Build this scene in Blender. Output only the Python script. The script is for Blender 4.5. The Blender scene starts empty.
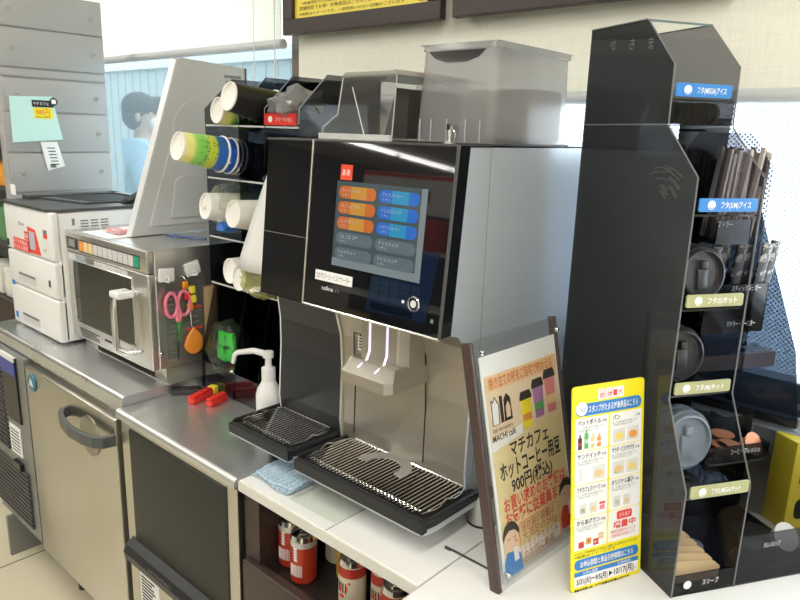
import bpy, bmesh, math, random
from mathutils import Matrix, Vector, Euler
R=math.radians; PI=math.pi
random.seed(7)
S=bpy.context.scene; COL=S.collection
# ------------------------------------------------------------ camera
cd=bpy.data.cameras.new('camera'); cam=bpy.data.objects.new('camera',cd); COL.objects.link(cam); S.camera=cam
cd.sensor_width=36; cd.lens=36*686.25/800; cd.clip_start=.02; cd.clip_end=200
_y,_p,_r=R(-41.4736),R(-13.748),R(1.7321)
fw=Vector((math.sin(_y)*math.cos(_p),math.cos(_y)*math.cos(_p),math.sin(_p)))
rt=fw.cross(Vector((0,0,1))).normalized(); up=rt.cross(fw)
r2=rt*math.cos(_r)+up*math.sin(_r); u2=-rt*math.sin(_r)+up*math.cos(_r)
m=Matrix((r2,u2,-fw)).transposed().to_4x4(); m.translation=(0,0,1.48); cam.matrix_world=m
# ------------------------------------------------------------ world, light, exposure
W=bpy.data.worlds.new('sky'); S.world=W; W.use_nodes=True
bg=W.node_tree.nodes['Background']; bg.inputs[0].default_value=(.93,.98,1,1); bg.inputs[1].default_value=4.2
S.view_settings.view_transform='Standard'; S.view_settings.look='None'; S.view_settings.gamma=1
S.view_settings.use_curve_mapping=False; S.view_settings.exposure=0.0
def area(name,loc,rot,sx,sy,power,col=(1,1,1)):
    l=bpy.data.lights.new(name,'AREA'); l.shape='RECTANGLE'; l.size=sx; l.size_y=sy; l.energy=power; l.color=col
    o=bpy.data.objects.new(name,l); COL.objects.link(o); o.location=loc; o.rotation_euler=rot; return o
LAMP=20
# daylight entering through the two windows
area('daylight_window_left',(-2.7,1.75,1.5),(R(-90),0,0),2.0,1.2,42,(.85,.95,1))
area('daylight_window_right',(0.3,1.75,1.3),(R(-90),0,0),2.4,.6,30,(.88,.95,1))

# ------------------------------------------------------------ materials
MATS={}
def mat(name,col,rough=.5,metal=0,spec=.5,noise=0,nscale=20,stretch=(1,1,1),bump=0,bscale=200,emit=None,es=1,trans=0,coat=0,rvar=0):
    if name in MATS: return MATS[name]
    m=bpy.data.materials.new(name); m.use_nodes=True; nt=m.node_tree; b=nt.nodes['Principled BSDF']
    c=(*col,1)
    b.inputs['Base Color'].default_value=c; b.inputs['Roughness'].default_value=rough; b.inputs['Metallic'].default_value=metal
    b.inputs['Specular IOR Level'].default_value=spec
    if coat: b.inputs['Coat Weight'].default_value=coat
    if trans: b.inputs['Transmission Weight'].default_value=trans
    if emit: b.inputs['Emission Color'].default_value=(*emit,1); b.inputs['Emission Strength'].default_value=es
    if noise or bump or rvar:
        tc=nt.nodes.new('ShaderNodeTexCoord'); mp=nt.nodes.new('ShaderNodeMapping'); mp.inputs['Scale'].default_value=stretch
        nt.links.new(tc.outputs['Object'],mp.inputs[0])
        nz=nt.nodes.new('ShaderNodeTexNoise'); nz.inputs['Scale'].default_value=nscale; nz.inputs['Detail'].default_value=5
        nt.links.new(mp.outputs[0],nz.inputs['Vector'])
        if noise:
            mx=nt.nodes.new('ShaderNodeMix'); mx.data_type='RGBA'
            mx.inputs['A'].default_value=tuple(x*(1-noise) for x in col)+(1,)
            mx.inputs['B'].default_value=tuple(min(1,x*(1+noise)) for x in col)+(1,)
            nt.links.new(nz.outputs[0],mx.inputs['Factor']); nt.links.new(mx.outputs['Result'],b.inputs['Base Color'])
        if rvar:
            mr=nt.nodes.new('ShaderNodeMapRange'); mr.inputs[1].default_value=.3; mr.inputs[2].default_value=.7
            mr.inputs[3].default_value=max(.02,rough-rvar); mr.inputs[4].default_value=rough+rvar
            nt.links.new(nz.outputs[0],mr.inputs[0]); nt.links.new(mr.outputs[0],b.inputs['Roughness'])
        if bump:
            n2=nt.nodes.new('ShaderNodeTexNoise'); n2.inputs['Scale'].default_value=bscale
            nt.links.new(mp.outputs[0],n2.inputs['Vector'])
            bp=nt.nodes.new('ShaderNodeBump'); bp.inputs['Strength'].default_value=bump; bp.inputs['Distance'].default_value=.002
            nt.links.new(n2.outputs[0],bp.inputs['Height']); nt.links.new(bp.outputs[0],b.inputs['Normal'])
    MATS[name]=m; return m
def clear(name,tint,gloss=.08,rough=.05,diff=0,dcol=(1,1,1)):
    """thin clear sheet: tinted transparency, fresnel gloss and a little haze"""
    if name in MATS: return MATS[name]
    m=bpy.data.materials.new(name); m.use_nodes=True; nt=m.node_tree; nt.nodes.clear()
    out=nt.nodes.new('ShaderNodeOutputMaterial'); tr=nt.nodes.new('ShaderNodeBsdfTransparent'); tr.inputs[0].default_value=(*[v**.5 for v in tint],1)   # the sheet has two faces
    diff=1-(1-diff)**.5
    gl=nt.nodes.new('ShaderNodeBsdfGlossy'); gl.inputs['Roughness'].default_value=rough
    fr=nt.nodes.new('ShaderNodeLayerWeight'); fr.inputs[0].default_value=.5
    pw=nt.nodes.new('ShaderNodeMath'); pw.operation='POWER'; pw.inputs[1].default_value=5; nt.links.new(fr.outputs['Facing'],pw.inputs[0])
    ad=nt.nodes.new('ShaderNodeMath'); ad.operation='MULTIPLY_ADD'; ad.inputs[1].default_value=.7; ad.inputs[2].default_value=gloss; nt.links.new(pw.outputs[0],ad.inputs[0]); ad.use_clamp=True
    mx=nt.nodes.new('ShaderNodeMixShader'); nt.links.new(ad.outputs[0],mx.inputs[0])
    src=tr.outputs[0]
    if diff:
        df=nt.nodes.new('ShaderNodeBsdfDiffuse'); df.inputs[0].default_value=(*dcol,1)
        tl=nt.nodes.new('ShaderNodeBsdfTranslucent'); tl.inputs[0].default_value=(*dcol,1)
        m1=nt.nodes.new('ShaderNodeMixShader'); nt.links.new(df.outputs[0],m1.inputs[1]); nt.links.new(tl.outputs[0],m1.inputs[2])
        m2=nt.nodes.new('ShaderNodeMixShader'); m2.inputs[0].default_value=diff
        nt.links.new(src,m2.inputs[1]); nt.links.new(m1.outputs[0],m2.inputs[2]); src=m2.outputs[0]
    nt.links.new(src,mx.inputs[1]); nt.links.new(gl.outputs[0],mx.inputs[2]); nt.links.new(mx.outputs[0],out.inputs[0])
    MATS[name]=m; return m
def fabric(name,col,tl=.5):
    m=bpy.data.materials.new(name); m.use_nodes=True; nt=m.node_tree; nt.nodes.clear()
    out=nt.nodes.new('ShaderNodeOutputMaterial'); df=nt.nodes.new('ShaderNodeBsdfDiffuse'); t=nt.nodes.new('ShaderNodeBsdfTranslucent')
    tc=nt.nodes.new('ShaderNodeTexCoord'); src=[]
    for sc in ((60,60,900),(900,60,60)):
        mp=nt.nodes.new('ShaderNodeMapping'); mp.inputs['Scale'].default_value=tuple(v*.25 for v in sc); nt.links.new(tc.outputs['Object'],mp.inputs[0])
        nz=nt.nodes.new('ShaderNodeTexNoise'); nz.inputs['Scale'].default_value=1; nt.links.new(mp.outputs[0],nz.inputs['Vector']); src.append(nz)
    ad=nt.nodes.new('ShaderNodeMath'); ad.operation='MULTIPLY'; nt.links.new(src[0].outputs[0],ad.inputs[0]); nt.links.new(src[1].outputs[0],ad.inputs[1])
    mr=nt.nodes.new('ShaderNodeMapRange'); mr.inputs[1].default_value=.12; mr.inputs[2].default_value=.4; nt.links.new(ad.outputs[0],mr.inputs[0])
    mx=nt.nodes.new('ShaderNodeMix'); mx.data_type='RGBA'; mx.inputs['A'].default_value=tuple(c*.93 for c in col)+(1,); mx.inputs['B'].default_value=(*col,1)
    nt.links.new(mr.outputs[0],mx.inputs['Factor'])
    nt.links.new(mx.outputs['Result'],df.inputs[0]); nt.links.new(mx.outputs['Result'],t.inputs[0])
    ms=nt.nodes.new('ShaderNodeMixShader'); ms.inputs[0].default_value=tl
    nt.links.new(df.outputs[0],ms.inputs[1]); nt.links.new(t.outputs[0],ms.inputs[2]); nt.links.new(ms.outputs[0],out.inputs[0])
    MATS[name]=m; return m

steel=mat('stainless_steel',(.66,.65,.62),.30,.92,noise=.05,nscale=6,rvar=.03)
steel_top=mat('stainless_worktop',(.66,.67,.68),.30,.85,noise=.05,nscale=7,rvar=.05)
steel_door=mat('stainless_door',(.62,.60,.54),.30,1,noise=.04,nscale=4,bump=.03,bscale=9,rvar=.03)
chrome=mat('chrome',(.8,.8,.8),.12,1)
silver=mat('brushed_silver',(.54,.59,.64),.38,.35,noise=.05,nscale=4,stretch=(1,1,6))
beige=mat('champagne_metal',(.42,.385,.33),.38,.75,noise=.04,nscale=3)
charcoal=mat('charcoal_plastic',(.014,.015,.018),.42,noise=.1,nscale=8)
black=mat('black_plastic',(.012,.012,.013),.35)
blackm=mat('black_matte',(.01,.01,.01),.8)
gloss=mat('gloss_black_glass',(.006,.006,.008),.03,spec=.75)
white=mat('white_plastic',(.78,.78,.77),.38,noise=.02,nscale=6)
greyw=mat('offwhite_plastic',(.62,.62,.62),.4)
paper=mat('white_paper',(.86,.86,.85),.7)
melam=mat('white_laminate',(.80,.79,.77),.28,noise=.03,nscale=3)
edge=mat('laminate_edge',(.72,.70,.65),.4)
brown=mat('brown_wood',(.034,.019,.017),.4,noise=.35,nscale=9,stretch=(1,1,12))
brownp=mat('brown_board',(.045,.028,.022),.38,noise=.3,nscale=9,stretch=(12,1,1))
cabg=mat('grey_cabinet',(.36,.355,.35),.35,noise=.04,nscale=3)
dgrey=mat('dark_grey',(.06,.06,.062),.45)
mgrey=mat('mid_grey',(.2,.2,.2),.5)
red=mat('red',(.72,.03,.02),.4); redt=mat('red_print',(.78,.06,.04),.6); blk=mat('black_print',(.015,.012,.012),.6)
yellow=mat('yellow_print',(.92,.78,.02),.45); blue=mat('blue_print',(.03,.22,.62),.4); wprint=mat('white_print',(.88,.88,.88),.5)
olive=mat('olive_print',(.40,.40,.20),.45); orange=mat('orange_print',(.82,.33,.06),.55); tan=mat('tan_print',(.80,.58,.30),.6)
skin=mat('skin_print',(.86,.60,.44),.6); green=mat('green_print',(.10,.45,.12),.5); pink=mat('pink_plastic',(.85,.22,.32),.35)
cupw=mat('white_card',(.85,.83,.80),.5); smoke=clear('smoky_acrylic',(.16,.165,.18),.03,.04)
smoke2=clear('smoky_acrylic_light',(.36,.38,.42),.02,.05); hop=clear('frosted_plastic',(.60,.60,.60),.05,.22,.62,(.55,.55,.56))
hopc=clear('clear_plastic',(.72,.72,.70),.07,.08,.12,(.6,.6,.6)); glassm=clear('clear_glass',(.9,.93,.93),.02,.01)
film=clear('hazy_window_glass',(.42,.48,.50),.0,.1,.20,(.46,.54,.57)); acryl=clear('clear_acrylic',(.93,.94,.94),.04,.03,.05,(.8,.8,.8))

# ------------------------------------------------------------ mesh builder
BASE=Matrix()
class MB:
    def __init__(s,*mats): s.bm=bmesh.new(); s.m=list(mats) or [white]; s.i=0; s.X=BASE.copy()
    def use(s,m):
        if m not in s.m: s.m.append(m)
        s.i=s.m.index(m); return s
    def _add(s,vs,fs,smooth=False):
        V=[s.bm.verts.new(s.X@Vector(v)) for v in vs]
        for f in fs:
            try: q=s.bm.faces.new([V[k] for k in f]); q.material_index=s.i; q.smooth=smooth
            except ValueError: pass
        return V
    def box(s,x0,x1,y0,y1,z0,z1,b=0):
        if b<=0:
            s._add([(x0,y0,z0),(x1,y0,z0),(x1,y1,z0),(x0,y1,z0),(x0,y0,z1),(x1,y0,z1),(x1,y1,z1),(x0,y1,z1)],
               [(0,3,2,1),(4,5,6,7),(0,1,5,4),(1,2,6,5),(2,3,7,6),(3,0,4,7)]); return s
        t=bmesh.new(); bmesh.ops.create_cube(t,size=1)
        bmesh.ops.transform(t,matrix=Matrix.Translation(((x0+x1)/2,(y0+y1)/2,(z0+z1)/2))@Matrix.Diagonal((abs(x1-x0),abs(y1-y0),abs(z1-z0),1)),verts=t.verts)
        bmesh.ops.bevel(t,geom=list(t.edges),offset=b,segments=3,profile=.5,affect='EDGES'); s.join(t,True); return s
    def join(s,t,smooth=False):
        t.verts.ensure_lookup_table(); V=[s.bm.verts.new(s.X@v.co) for v in t.verts]
        for f in t.faces:
            try: q=s.bm.faces.new([V[v.index] for v in f.verts]); q.material_index=s.i; q.smooth=smooth
            except ValueError: pass
        t.free()
    def prism(s,pts,axis,a,b_):
        """pts 2D polygon; axis 'x': pts=(y,z); 'y': pts=(x,z); 'z': pts=(x,y)"""
        f={'x':lambda p,c:(c,p[0],p[1]),'y':lambda p,c:(p[0],c,p[1]),'z':lambda p,c:(p[0],p[1],c)}[axis]; n=len(pts)
        s._add([f(p,a) for p in pts]+[f(p,b_) for p in pts],[tuple(range(n)),tuple(range(2*n-1,n-1,-1))]+[(i,(i+1)%n,n+(i+1)%n,n+i) for i in range(n)]); return s
    def lathe(s,prof,n=24,loc=(0,0,0),dir=(0,0,1),cap0=False,cap1=False):
        q=Vector(dir).normalized().to_track_quat('Z','Y').to_matrix(); L=Vector(loc); vs=[];fs=[]
        for r,h in prof:
            for k in range(n):
                a=2*PI*k/n; vs.append(tuple(L+q@Vector((r*math.cos(a),r*math.sin(a),h))))
        for j in range(len(prof)-1):
            for k in range(n): fs.append((j*n+k,j*n+(k+1)%n,(j+1)*n+(k+1)%n,(j+1)*n+k))
        if cap0: fs.append(tuple(range(n-1,-1,-1)))
        if cap1: fs.append(tuple((len(prof)-1)*n+k for k in range(n)))
        s._add(vs,fs,True); return s
    def cyl(s,a,b_,r,n=16,r1=None):
        a=Vector(a);b_=Vector(b_); return s.lathe([(r,0),(r if r1 is None else r1,(b_-a).length)],n,a,b_-a,True,True)
    def tube(s,pts,r,n=8,closed=False):
        P=[Vector(p) for p in pts]; vs=[];fs=[];N=len(P); prev=None
        for i,p in enumerate(P):
            t=(P[(i+1)%N]-P[i-1]) if closed else (P[min(i+1,N-1)]-P[max(i-1,0)])
            t.normalize()
            if prev is None: prev=t.orthogonal().normalized()
            u=(prev-t*prev.dot(t)).normalized(); prev=u; v=t.cross(u)
            rr=r[i] if isinstance(r,(list,tuple)) else r
            for k in range(n):
                a=2*PI*k/n; vs.append(tuple(p+u*rr*math.cos(a)+v*rr*math.sin(a)))
        for j in range(N if closed else N-1):
            for k in range(n): fs.append((j*n+k,j*n+(k+1)%n,((j+1)%N)*n+(k+1)%n,((j+1)%N)*n+k))
        if not closed: fs+=[tuple(range(n-1,-1,-1)),tuple((N-1)*n+k for k in range(n))]
        s._add(vs,fs,True); return s
    def ball(s,c,rx,ry=None,rz=None,n=16):
        ry=ry or rx; rz=rz or rx; t=bmesh.new(); bmesh.ops.create_uvsphere(t,u_segments=n,v_segments=n//2,radius=1)
        bmesh.ops.transform(t,matrix=Matrix.Translation(c)@Matrix.Diagonal((rx,ry,rz,1)),verts=t.verts); s.join(t,True); return s
    def rrect(s,x0,x1,z0,z1,r,y0,y1,n=6):
        pts=[]
        for cx,cz,a0 in ((x1-r,z1-r,0),(x0+r,z1-r,90),(x0+r,z0+r,180),(x1-r,z0+r,270)):
            for k in range(n+1): a=R(a0+90*k/n); pts.append((cx+r*math.cos(a),cz+r*math.sin(a)))
        return s.prism(pts,'y',y0,y1)
    def text(s,st,x,z,h,y=0,w=None,align='LEFT',mirror=False,depth=.0004,bold=0,rot=0):
        """lettering standing in the local xz plane, facing -y; h = letter height, w = fitted width"""
        c=bpy.data.curves.new('t','FONT'); c.body=st; c.size=1; c.extrude=0; c.offset=bold; c.resolution_u=2
        o=bpy.data.objects.new('t',c); COL.objects.link(o); dg=bpy.context.evaluated_depsgraph_get(); dg.update()
        me=bpy.data.meshes.new_from_object(o.evaluated_get(dg)); bpy.data.objects.remove(o); bpy.data.curves.remove(c)
        if not me.vertices: return s
        xs=[v.co.x for v in me.vertices]; x0,x1=min(xs),max(xs); wd=max(1e-6,x1-x0)
        k=h/.78; kx=(w/wd) if w else k; off={'LEFT':0,'CENTER':-wd*kx/2,'RIGHT':-wd*kx}[align]
        sg=-1 if mirror else 1; t=bmesh.new(); t.from_mesh(me); bpy.data.meshes.remove(me)
        cr,sr=math.cos(R(rot)),math.sin(R(rot))
        for v in t.verts:
            a=((v.co.x-x0)*kx+off)*sg; b=v.co.y*k
            v.co=Vector((x+a*cr-b*sr,y,z+a*sr+b*cr))
        s.join(t); return s
    def build(s,name,parent=None,loc=None,label=None,cat=None,group=None,kind=None,smooth_angle=True,solid=0,bevel=0,fixn=True):
        me=bpy.data.meshes.new(name)
        if fixn: bmesh.ops.recalc_face_normals(s.bm,faces=s.bm.faces)
        if parent is not None and loc is None: s.bm.transform(XF[parent.name].inverted())
        elif loc is not None and parent is None:
            loc=BASE@Vector(loc); s.bm.transform(Matrix.Translation(-loc))
        s.bm.to_mesh(me); s.bm.free()
        for m_ in s.m: me.materials.append(m_)
        o=bpy.data.objects.new(name,me); COL.objects.link(o)
        if smooth_angle and any(p.use_smooth for p in me.polygons): me.set_sharp_from_angle(angle=R(38))
        if parent is not None: o.parent=parent; XF[o.name]=XF[parent.name]
        else:
            if loc is not None: o.location=loc
            XF[o.name]=Matrix.Translation(loc) if loc is not None else Matrix()
        if solid: md=o.modifiers.new('thickness','SOLIDIFY'); md.thickness=solid; md.offset=0
        if bevel: md=o.modifiers.new('bevel','BEVEL'); md.width=bevel; md.segments=2; md.limit_method='ANGLE'; md.angle_limit=R(50)
        for k,v in (('label',label),('category',cat),('group',group),('kind',kind)):
            if v: o[k]=v
        return o
XF={}
def thing(name,label,cat,loc=(0,0,0),rz=0,group=None,rx=0,ry=0,kind=None):
    o=bpy.data.objects.new(name,None); COL.objects.link(o); o.empty_display_size=.05
    loc=BASE@Vector(loc); o.location=loc; o.rotation_euler=(rx,ry,rz); XF[o.name]=Matrix.Translation(loc)@Euler((rx,ry,rz)).to_matrix().to_4x4()
    if label: o['label']=label
    if cat: o['category']=cat
    if group: o['group']=group
    if kind: o['kind']=kind
    return o
def frame(t):
    """an MB transform so that shapes are given in the thing's own frame"""
    return XF[t.name]
def LB(t,*mats): b=MB(*mats); b.X=frame(t); return b
def copy_tree(o,parent=None,**props):
    c=o.copy(); COL.objects.link(c)
    if parent: c.parent=parent
    for k,v in props.items(): c[k]=v
    for ch in [q for q in o.children]: copy_tree(ch,c)
    return c

# ============================================================ SETTING
def struct(mb,name,**k): return mb.build(name,kind='structure',**k)
# floor tiles
fm=bpy.data.materials.new('floor_tiles'); fm.use_nodes=True; nt=fm.node_tree; b=nt.nodes['Principled BSDF']
tc=nt.nodes.new('ShaderNodeTexCoord'); br=nt.nodes.new('ShaderNodeTexBrick'); br.offset=0; br.inputs['Color1'].default_value=(.66,.60,.45,1); br.inputs['Color2'].default_value=(.64,.58,.44,1)
br.inputs['Mortar'].default_value=(.10,.09,.07,1); br.inputs['Scale'].default_value=1; br.inputs['Mortar Size'].default_value=.003; br.inputs['Brick Width'].default_value=.6; br.inputs['Row Height'].default_value=.6
mp=nt.nodes.new('ShaderNodeMapping'); mp.inputs['Location'].default_value=(-.05,.25,0)
nt.links.new(tc.outputs['Object'],mp.inputs[0]); nt.links.new(mp.outputs[0],br.inputs[0]); nt.links.new(br.outputs[0],b.inputs['Base Color']); b.inputs['Roughness'].default_value=.13
struct(MB(fm).box(-12,3,-12,1.42,-.05,0),'floor')
ceilm=mat('ceiling_panel',(.78,.78,.76),.8); wallm=mat('wall_paper',(.74,.72,.62),.8,noise=.04,nscale=60)
struct(MB(ceilm).box(-12,3,-12,1.42,2.75,2.8),'ceiling')
wb=MB(wallm)
wb.box(-12,3,1.42,1.6,0,.92)                       # below both windows
wb.box(-12,-1.66,1.42,1.6,2.3,2.75); wb.box(-12,-4.6,1.42,1.6,.92,2.3)
wb.box(-1.66,-1.0,1.42,1.6,.92,2.75); wb.box(-1.0,3,1.42,1.6,1.60,2.75); wb.box(1.8,3,1.42,1.6,.92,1.6)
struct(wb,'wall_back')
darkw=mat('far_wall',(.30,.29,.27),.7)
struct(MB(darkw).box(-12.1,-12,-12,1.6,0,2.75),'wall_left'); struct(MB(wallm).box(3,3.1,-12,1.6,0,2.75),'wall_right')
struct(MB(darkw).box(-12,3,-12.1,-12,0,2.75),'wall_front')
alum=mat('brown_window_frame',(.20,.17,.14),.4,.6); dsash=mat('dark_sash',(.05,.055,.065),.35,.7); gsash=mat('grey_sill',(.30,.32,.34),.4,.5)
# left window
w1=thing('window_1',None,None,(-3.1,1.45,.92),kind='structure')
MB(alum).box(-1.70,-1.655,1.40,1.47,.92,2.3).box(-4.6,-4.55,1.41,1.47,.92,2.3).box(-4.6,-1.66,1.41,1.47,2.26,2.3).box(-4.6,-1.66,1.41,1.47,.92,.96).build('window_frame',w1)
MB(film).box(-4.55,-1.70,1.445,1.45,.96,2.26).build('pane',w1)
# right window with dotted sunshade film
w2=thing('window_2',None,None,(.4,1.45,.92),kind='structure')
f=MB(dsash).box(-1.0,1.8,1.405,1.47,1.005,1.045).box(-1.0,1.8,1.39,1.47,.985,1.0).box(-1,-.96,1.42,1.47,.92,1.6).box(1.76,1.8,1.42,1.47,.92,1.6).box(-1.0,1.8,1.43,1.47,1.57,1.6); f.build('window_frame',w2,bevel=.003)
MB(gsash).box(-1.0,1.8,1.33,1.47,.92,.975).build('window_sill',w2,bevel=.004)
dm=bpy.data.materials.new('dotted_sun_film'); dm.use_nodes=True; nt=dm.node_tree; nt.nodes.clear()
out=nt.nodes.new('ShaderNodeOutputMaterial'); tc=nt.nodes.new('ShaderNodeTexCoord'); mp=nt.nodes.new('ShaderNodeMapping'); mp.inputs['Scale'].default_value=(150,150,150); mp.inputs['Rotation'].default_value=(0,R(45),0)
vo=nt.nodes.new('ShaderNodeTexVoronoi'); vo.inputs['Randomness'].default_value=0; vo.inputs['Scale'].default_value=1
nt.links.new(tc.outputs['Object'],mp.inputs[0]); nt.links.new(mp.outputs[0],vo.inputs['Vector'])
gt=nt.nodes.new('ShaderNodeMath'); gt.operation='LESS_THAN'; gt.inputs[1].default_value=.36; nt.links.new(vo.outputs[0],gt.inputs[0])
tr=nt.nodes.new('ShaderNodeBsdfTransparent'); tl=nt.nodes.new('ShaderNodeBsdfTranslucent'); tl.inputs[0].default_value=(.92,.95,.97,1)
mxs=nt.nodes.new('ShaderNodeMixShader'); tr2=nt.nodes.new('ShaderNodeBsdfTransparent'); tr.inputs[0].default_value=(.80,.84,.86,1)
mx1=nt.nodes.new('ShaderNodeMixShader'); mx1.inputs[0].default_value=.45; nt.links.new(tl.outputs[0],mx1.inputs[1]); nt.links.new(tr2.outputs[0],mx1.inputs[2])
nt.links.new(gt.outputs[0],mxs.inputs[0]); nt.links.new(mx1.outputs[0],mxs.inputs[1]); nt.links.new(tr.outputs[0],mxs.inputs[2]); nt.links.new(mxs.outputs[0],out.inputs[0])
MB(dm).box(-.96,1.76,1.449,1.451,1.045,1.57).build('pane',w2)

# ceiling strip lights, running away from the counter
tubem=mat('lamp_tube',(1,1,1),.5,emit=(1,.99,.95),es=14)
def strip(x,y,label):
    t=thing('ceiling_light',label,'ceiling light',(x,y,2.75))
    MB(white).box(x-.06,x+.06,y-.8,y+.8,2.72,2.75,.004).build('housing',t)
    MB(tubem).cyl((x,y-.78,2.70),(x,y+.78,2.70),.022).build('lamp_tube',t)
    g=area('lamp_glow',(0,0,-.09),(0,0,0),.1,1.5,LAMP,(1,.97,.90)); g.parent=t
k=0
for x in (-4.6,-2.3,0.0,2.0):
    for y in (-5.0,-2.6,-.2):
        k+=1; strip(x,y,'white ceiling strip light, %s row from the window, %s line from the left wall'%(['third','second','first'][(k-1)%3],['first','second','third','fourth'][(k-1)//3]))

for i,y in enumerate((-7.0,-8.62,-10.24)): strip(-8.6,y,'white ceiling strip light in the far continuous line, %s from the window side'%['first','second','third'][i])

# ============================================================ OUTSIDE
paleb=mat('pale_blue_siding',(.44,.52,.54),.6,noise=.06,nscale=3,stretch=(14,1,.3))
MB(mat('asphalt',(.35,.36,.37),.9)).box(-14,8,1.62,14,-.1,-.02).build('ground',kind='structure')
fb=thing('fence','pale blue ribbed metal fence standing outside the left window','fence',(-6,4.6,-.02))
m_=MB(paleb)
for i in range(56): m_.box(-11+i*.2,-11+i*.2+.17,4.612,4.62,0,2.15)
m_.box(-11,.2,4.62,4.64,0,2.15); m_.build('panel',fb)
MB(white).box(-11,.2,4.55,4.66,2.15,2.28).build('top_rail',fb)
def person(loc,rz,label,shirt,k=1.0,bend=0):
    t=thing('person',label,'person',loc,rz)
    def sk(name,pts,edges,rad,m,par=t):
        me=bpy.data.meshes.new(name); me.from_pydata([Vector(p)*k for p in pts],edges,[]); o=bpy.data.objects.new(name,me); COL.objects.link(o)
        md=o.modifiers.new('s','SKIN'); md.use_smooth_shade=True
        for v,r in zip(me.skin_vertices[0].data,rad): v.radius=(r*k,r*k)
        me.skin_vertices[0].data[0].use_root=True
        sd=o.modifiers.new('u','SUBSURF'); sd.levels=2; sd.render_levels=2
        dg=bpy.context.evaluated_depsgraph_get(); dg.update(); m2=bpy.data.meshes.new_from_object(o.evaluated_get(dg))
        bpy.data.objects.remove(o); m2.materials.clear(); m2.materials.append(m)
        for p in m2.polygons: p.use_smooth=True; p.material_index=0
        o=bpy.data.objects.new(name,m2); COL.objects.link(o); o.parent=par; XF[o.name]=XF[par.name]; return o
    sm=mat('skin',(.62,.42,.33),.5)
    P=[(0,0,.93),(0,0,1.12),(0,0,1.36),(0,0,1.44),(.01,0,1.50),(.02,0,1.58),(.01,0,1.66)]
    E=[(0,1),(1,2),(2,3),(3,4),(4,5),(5,6)]; rd=[.13,.12,.13,.06,.062,.09,.075]
    for sgn in (-1,1):
        n=len(P); P+=[(0,.17*sgn,1.38),(.03,.21*sgn,1.12),(.20,.17*sgn,.98),(.27,.13*sgn,.99)]; E+=[(2,n),(n,n+1),(n+1,n+2),(n+2,n+3)]; rd+=[.06,.045,.035,.03]
        n=len(P); P+=[(0,.09*sgn,.86),(.01,.10*sgn,.48),(0,.10*sgn,.09),(.12,.10*sgn,.04)]; E+=[(0,n),(n,n+1),(n+1,n+2),(n+2,n+3)]; rd+=[.09,.06,.045,.035]
    body=sk('body',P,E,rd,sm)
    sk('shirt',[(0,0,.90),(0,0,1.12),(0,0,1.38),(0,0,1.43),(0,.17,1.38),(.03,.21,1.12),(.16,.18,1.0),(0,-.17,1.38),(.03,-.21,1.12),(.16,-.18,1.0)],[(0,1),(1,2),(2,3),(2,4),(4,5),(5,6),(2,7),(7,8),(8,9)],[.15,.15,.155,.075,.085,.068,.055,.085,.068,.055],shirt)
    sk('trousers',[(0,0,.93),(0,.09,.84),(.01,.10,.48),(0,.10,.10),(0,-.09,.84),(.01,-.10,.48),(0,-.10,.10)],[(0,1),(1,2),(2,3),(0,4),(4,5),(5,6)],[.145,.11,.08,.065,.11,.08,.065],mat('navy_cloth',(.05,.06,.10),.8))
    hm=mat('dark_hair',(.03,.022,.02),.6)
    m=LB(t,hm); m.ball((-.012*k,0,1.625*k),.112*k,.095*k,.10*k); m.ball((-.03*k,0,1.57*k),.09*k,.09*k,.09*k); m.build('hair',t)
    m=LB(t,sm); m.ball((.105*k,0,1.565*k),.022*k,.013*k,.022*k,8)
    for sgn in (-1,1): m.ball((.0,.093*sgn*k,1.565*k),.018*k,.010*k,.03*k,8)
    m.build('nose_and_ears',t)
    m=LB(t,blk)
    for sgn in (-1,1): m.ball((.093*k,.034*sgn*k,1.595*k),.009*k,.013*k,.007*k,8)
    m.build('eyes',t)
    m=LB(t,paper); m.ball((.075*k,0,1.53*k),.042*k,.062*k,.045*k,12); m.build('mask',t)
    return t
person((-4.22,2.25,-.02),R(50),'person in a light blue shirt and white mask standing just outside the left window',mat('light_blue_cloth',(.42,.62,.80),.8),.985)
person((-4.93,2.75,-.02),R(230),'person in a pale teal shirt standing farther out, behind the one in light blue',mat('pale_teal_cloth',(.40,.70,.72),.8),.99)

# ============================================================ BLINDS AND FRAMED POSTERS
blindw=fabric('white_blind_cloth',(.96,.93,.86),.6); blindc=fabric('cream_blind_cloth',(.95,.94,.83),.15)
barw=mat('blind_bar',(.55,.57,.58),.4)
t=thing('roller_blind','white roller blind drawn half down over the left window','blind',(-2.9,1.36,2.3))
MB(blindw).box(-4.2,-1.70,1.359,1.361,1.735,2.3).build('blind_cloth',t)
MB(barw).cyl((-4.2,1.36,1.722),(-1.69,1.36,1.722),.014).build('bottom_bar',t)
for x in (-1.80,-1.70):
    MB(white).tube([(x,1.335,2.3),(x,1.335,1.80),(x,1.335,1.56 if x<-1.75 else 1.6)],.0016,6).build('bead_chain',t)
t=thing('roller_blind','cream woven roller blind with grey bottom bar, behind the framed posters','blind',(0,1.39,2.3))
MB(blindc).box(-1.655,1.9,1.389,1.391,1.575,2.4).build('blind_cloth',t)
MB(barw).cyl((-1.655,1.39,1.562),(1.9,1.39,1.562),.014).build('bottom_bar',t)
ypost=mat('yellow_poster',(.90,.72,.08),.35,noise=.12,nscale=5); gpost=mat('pale_poster',(.66,.62,.55),.35)
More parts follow.
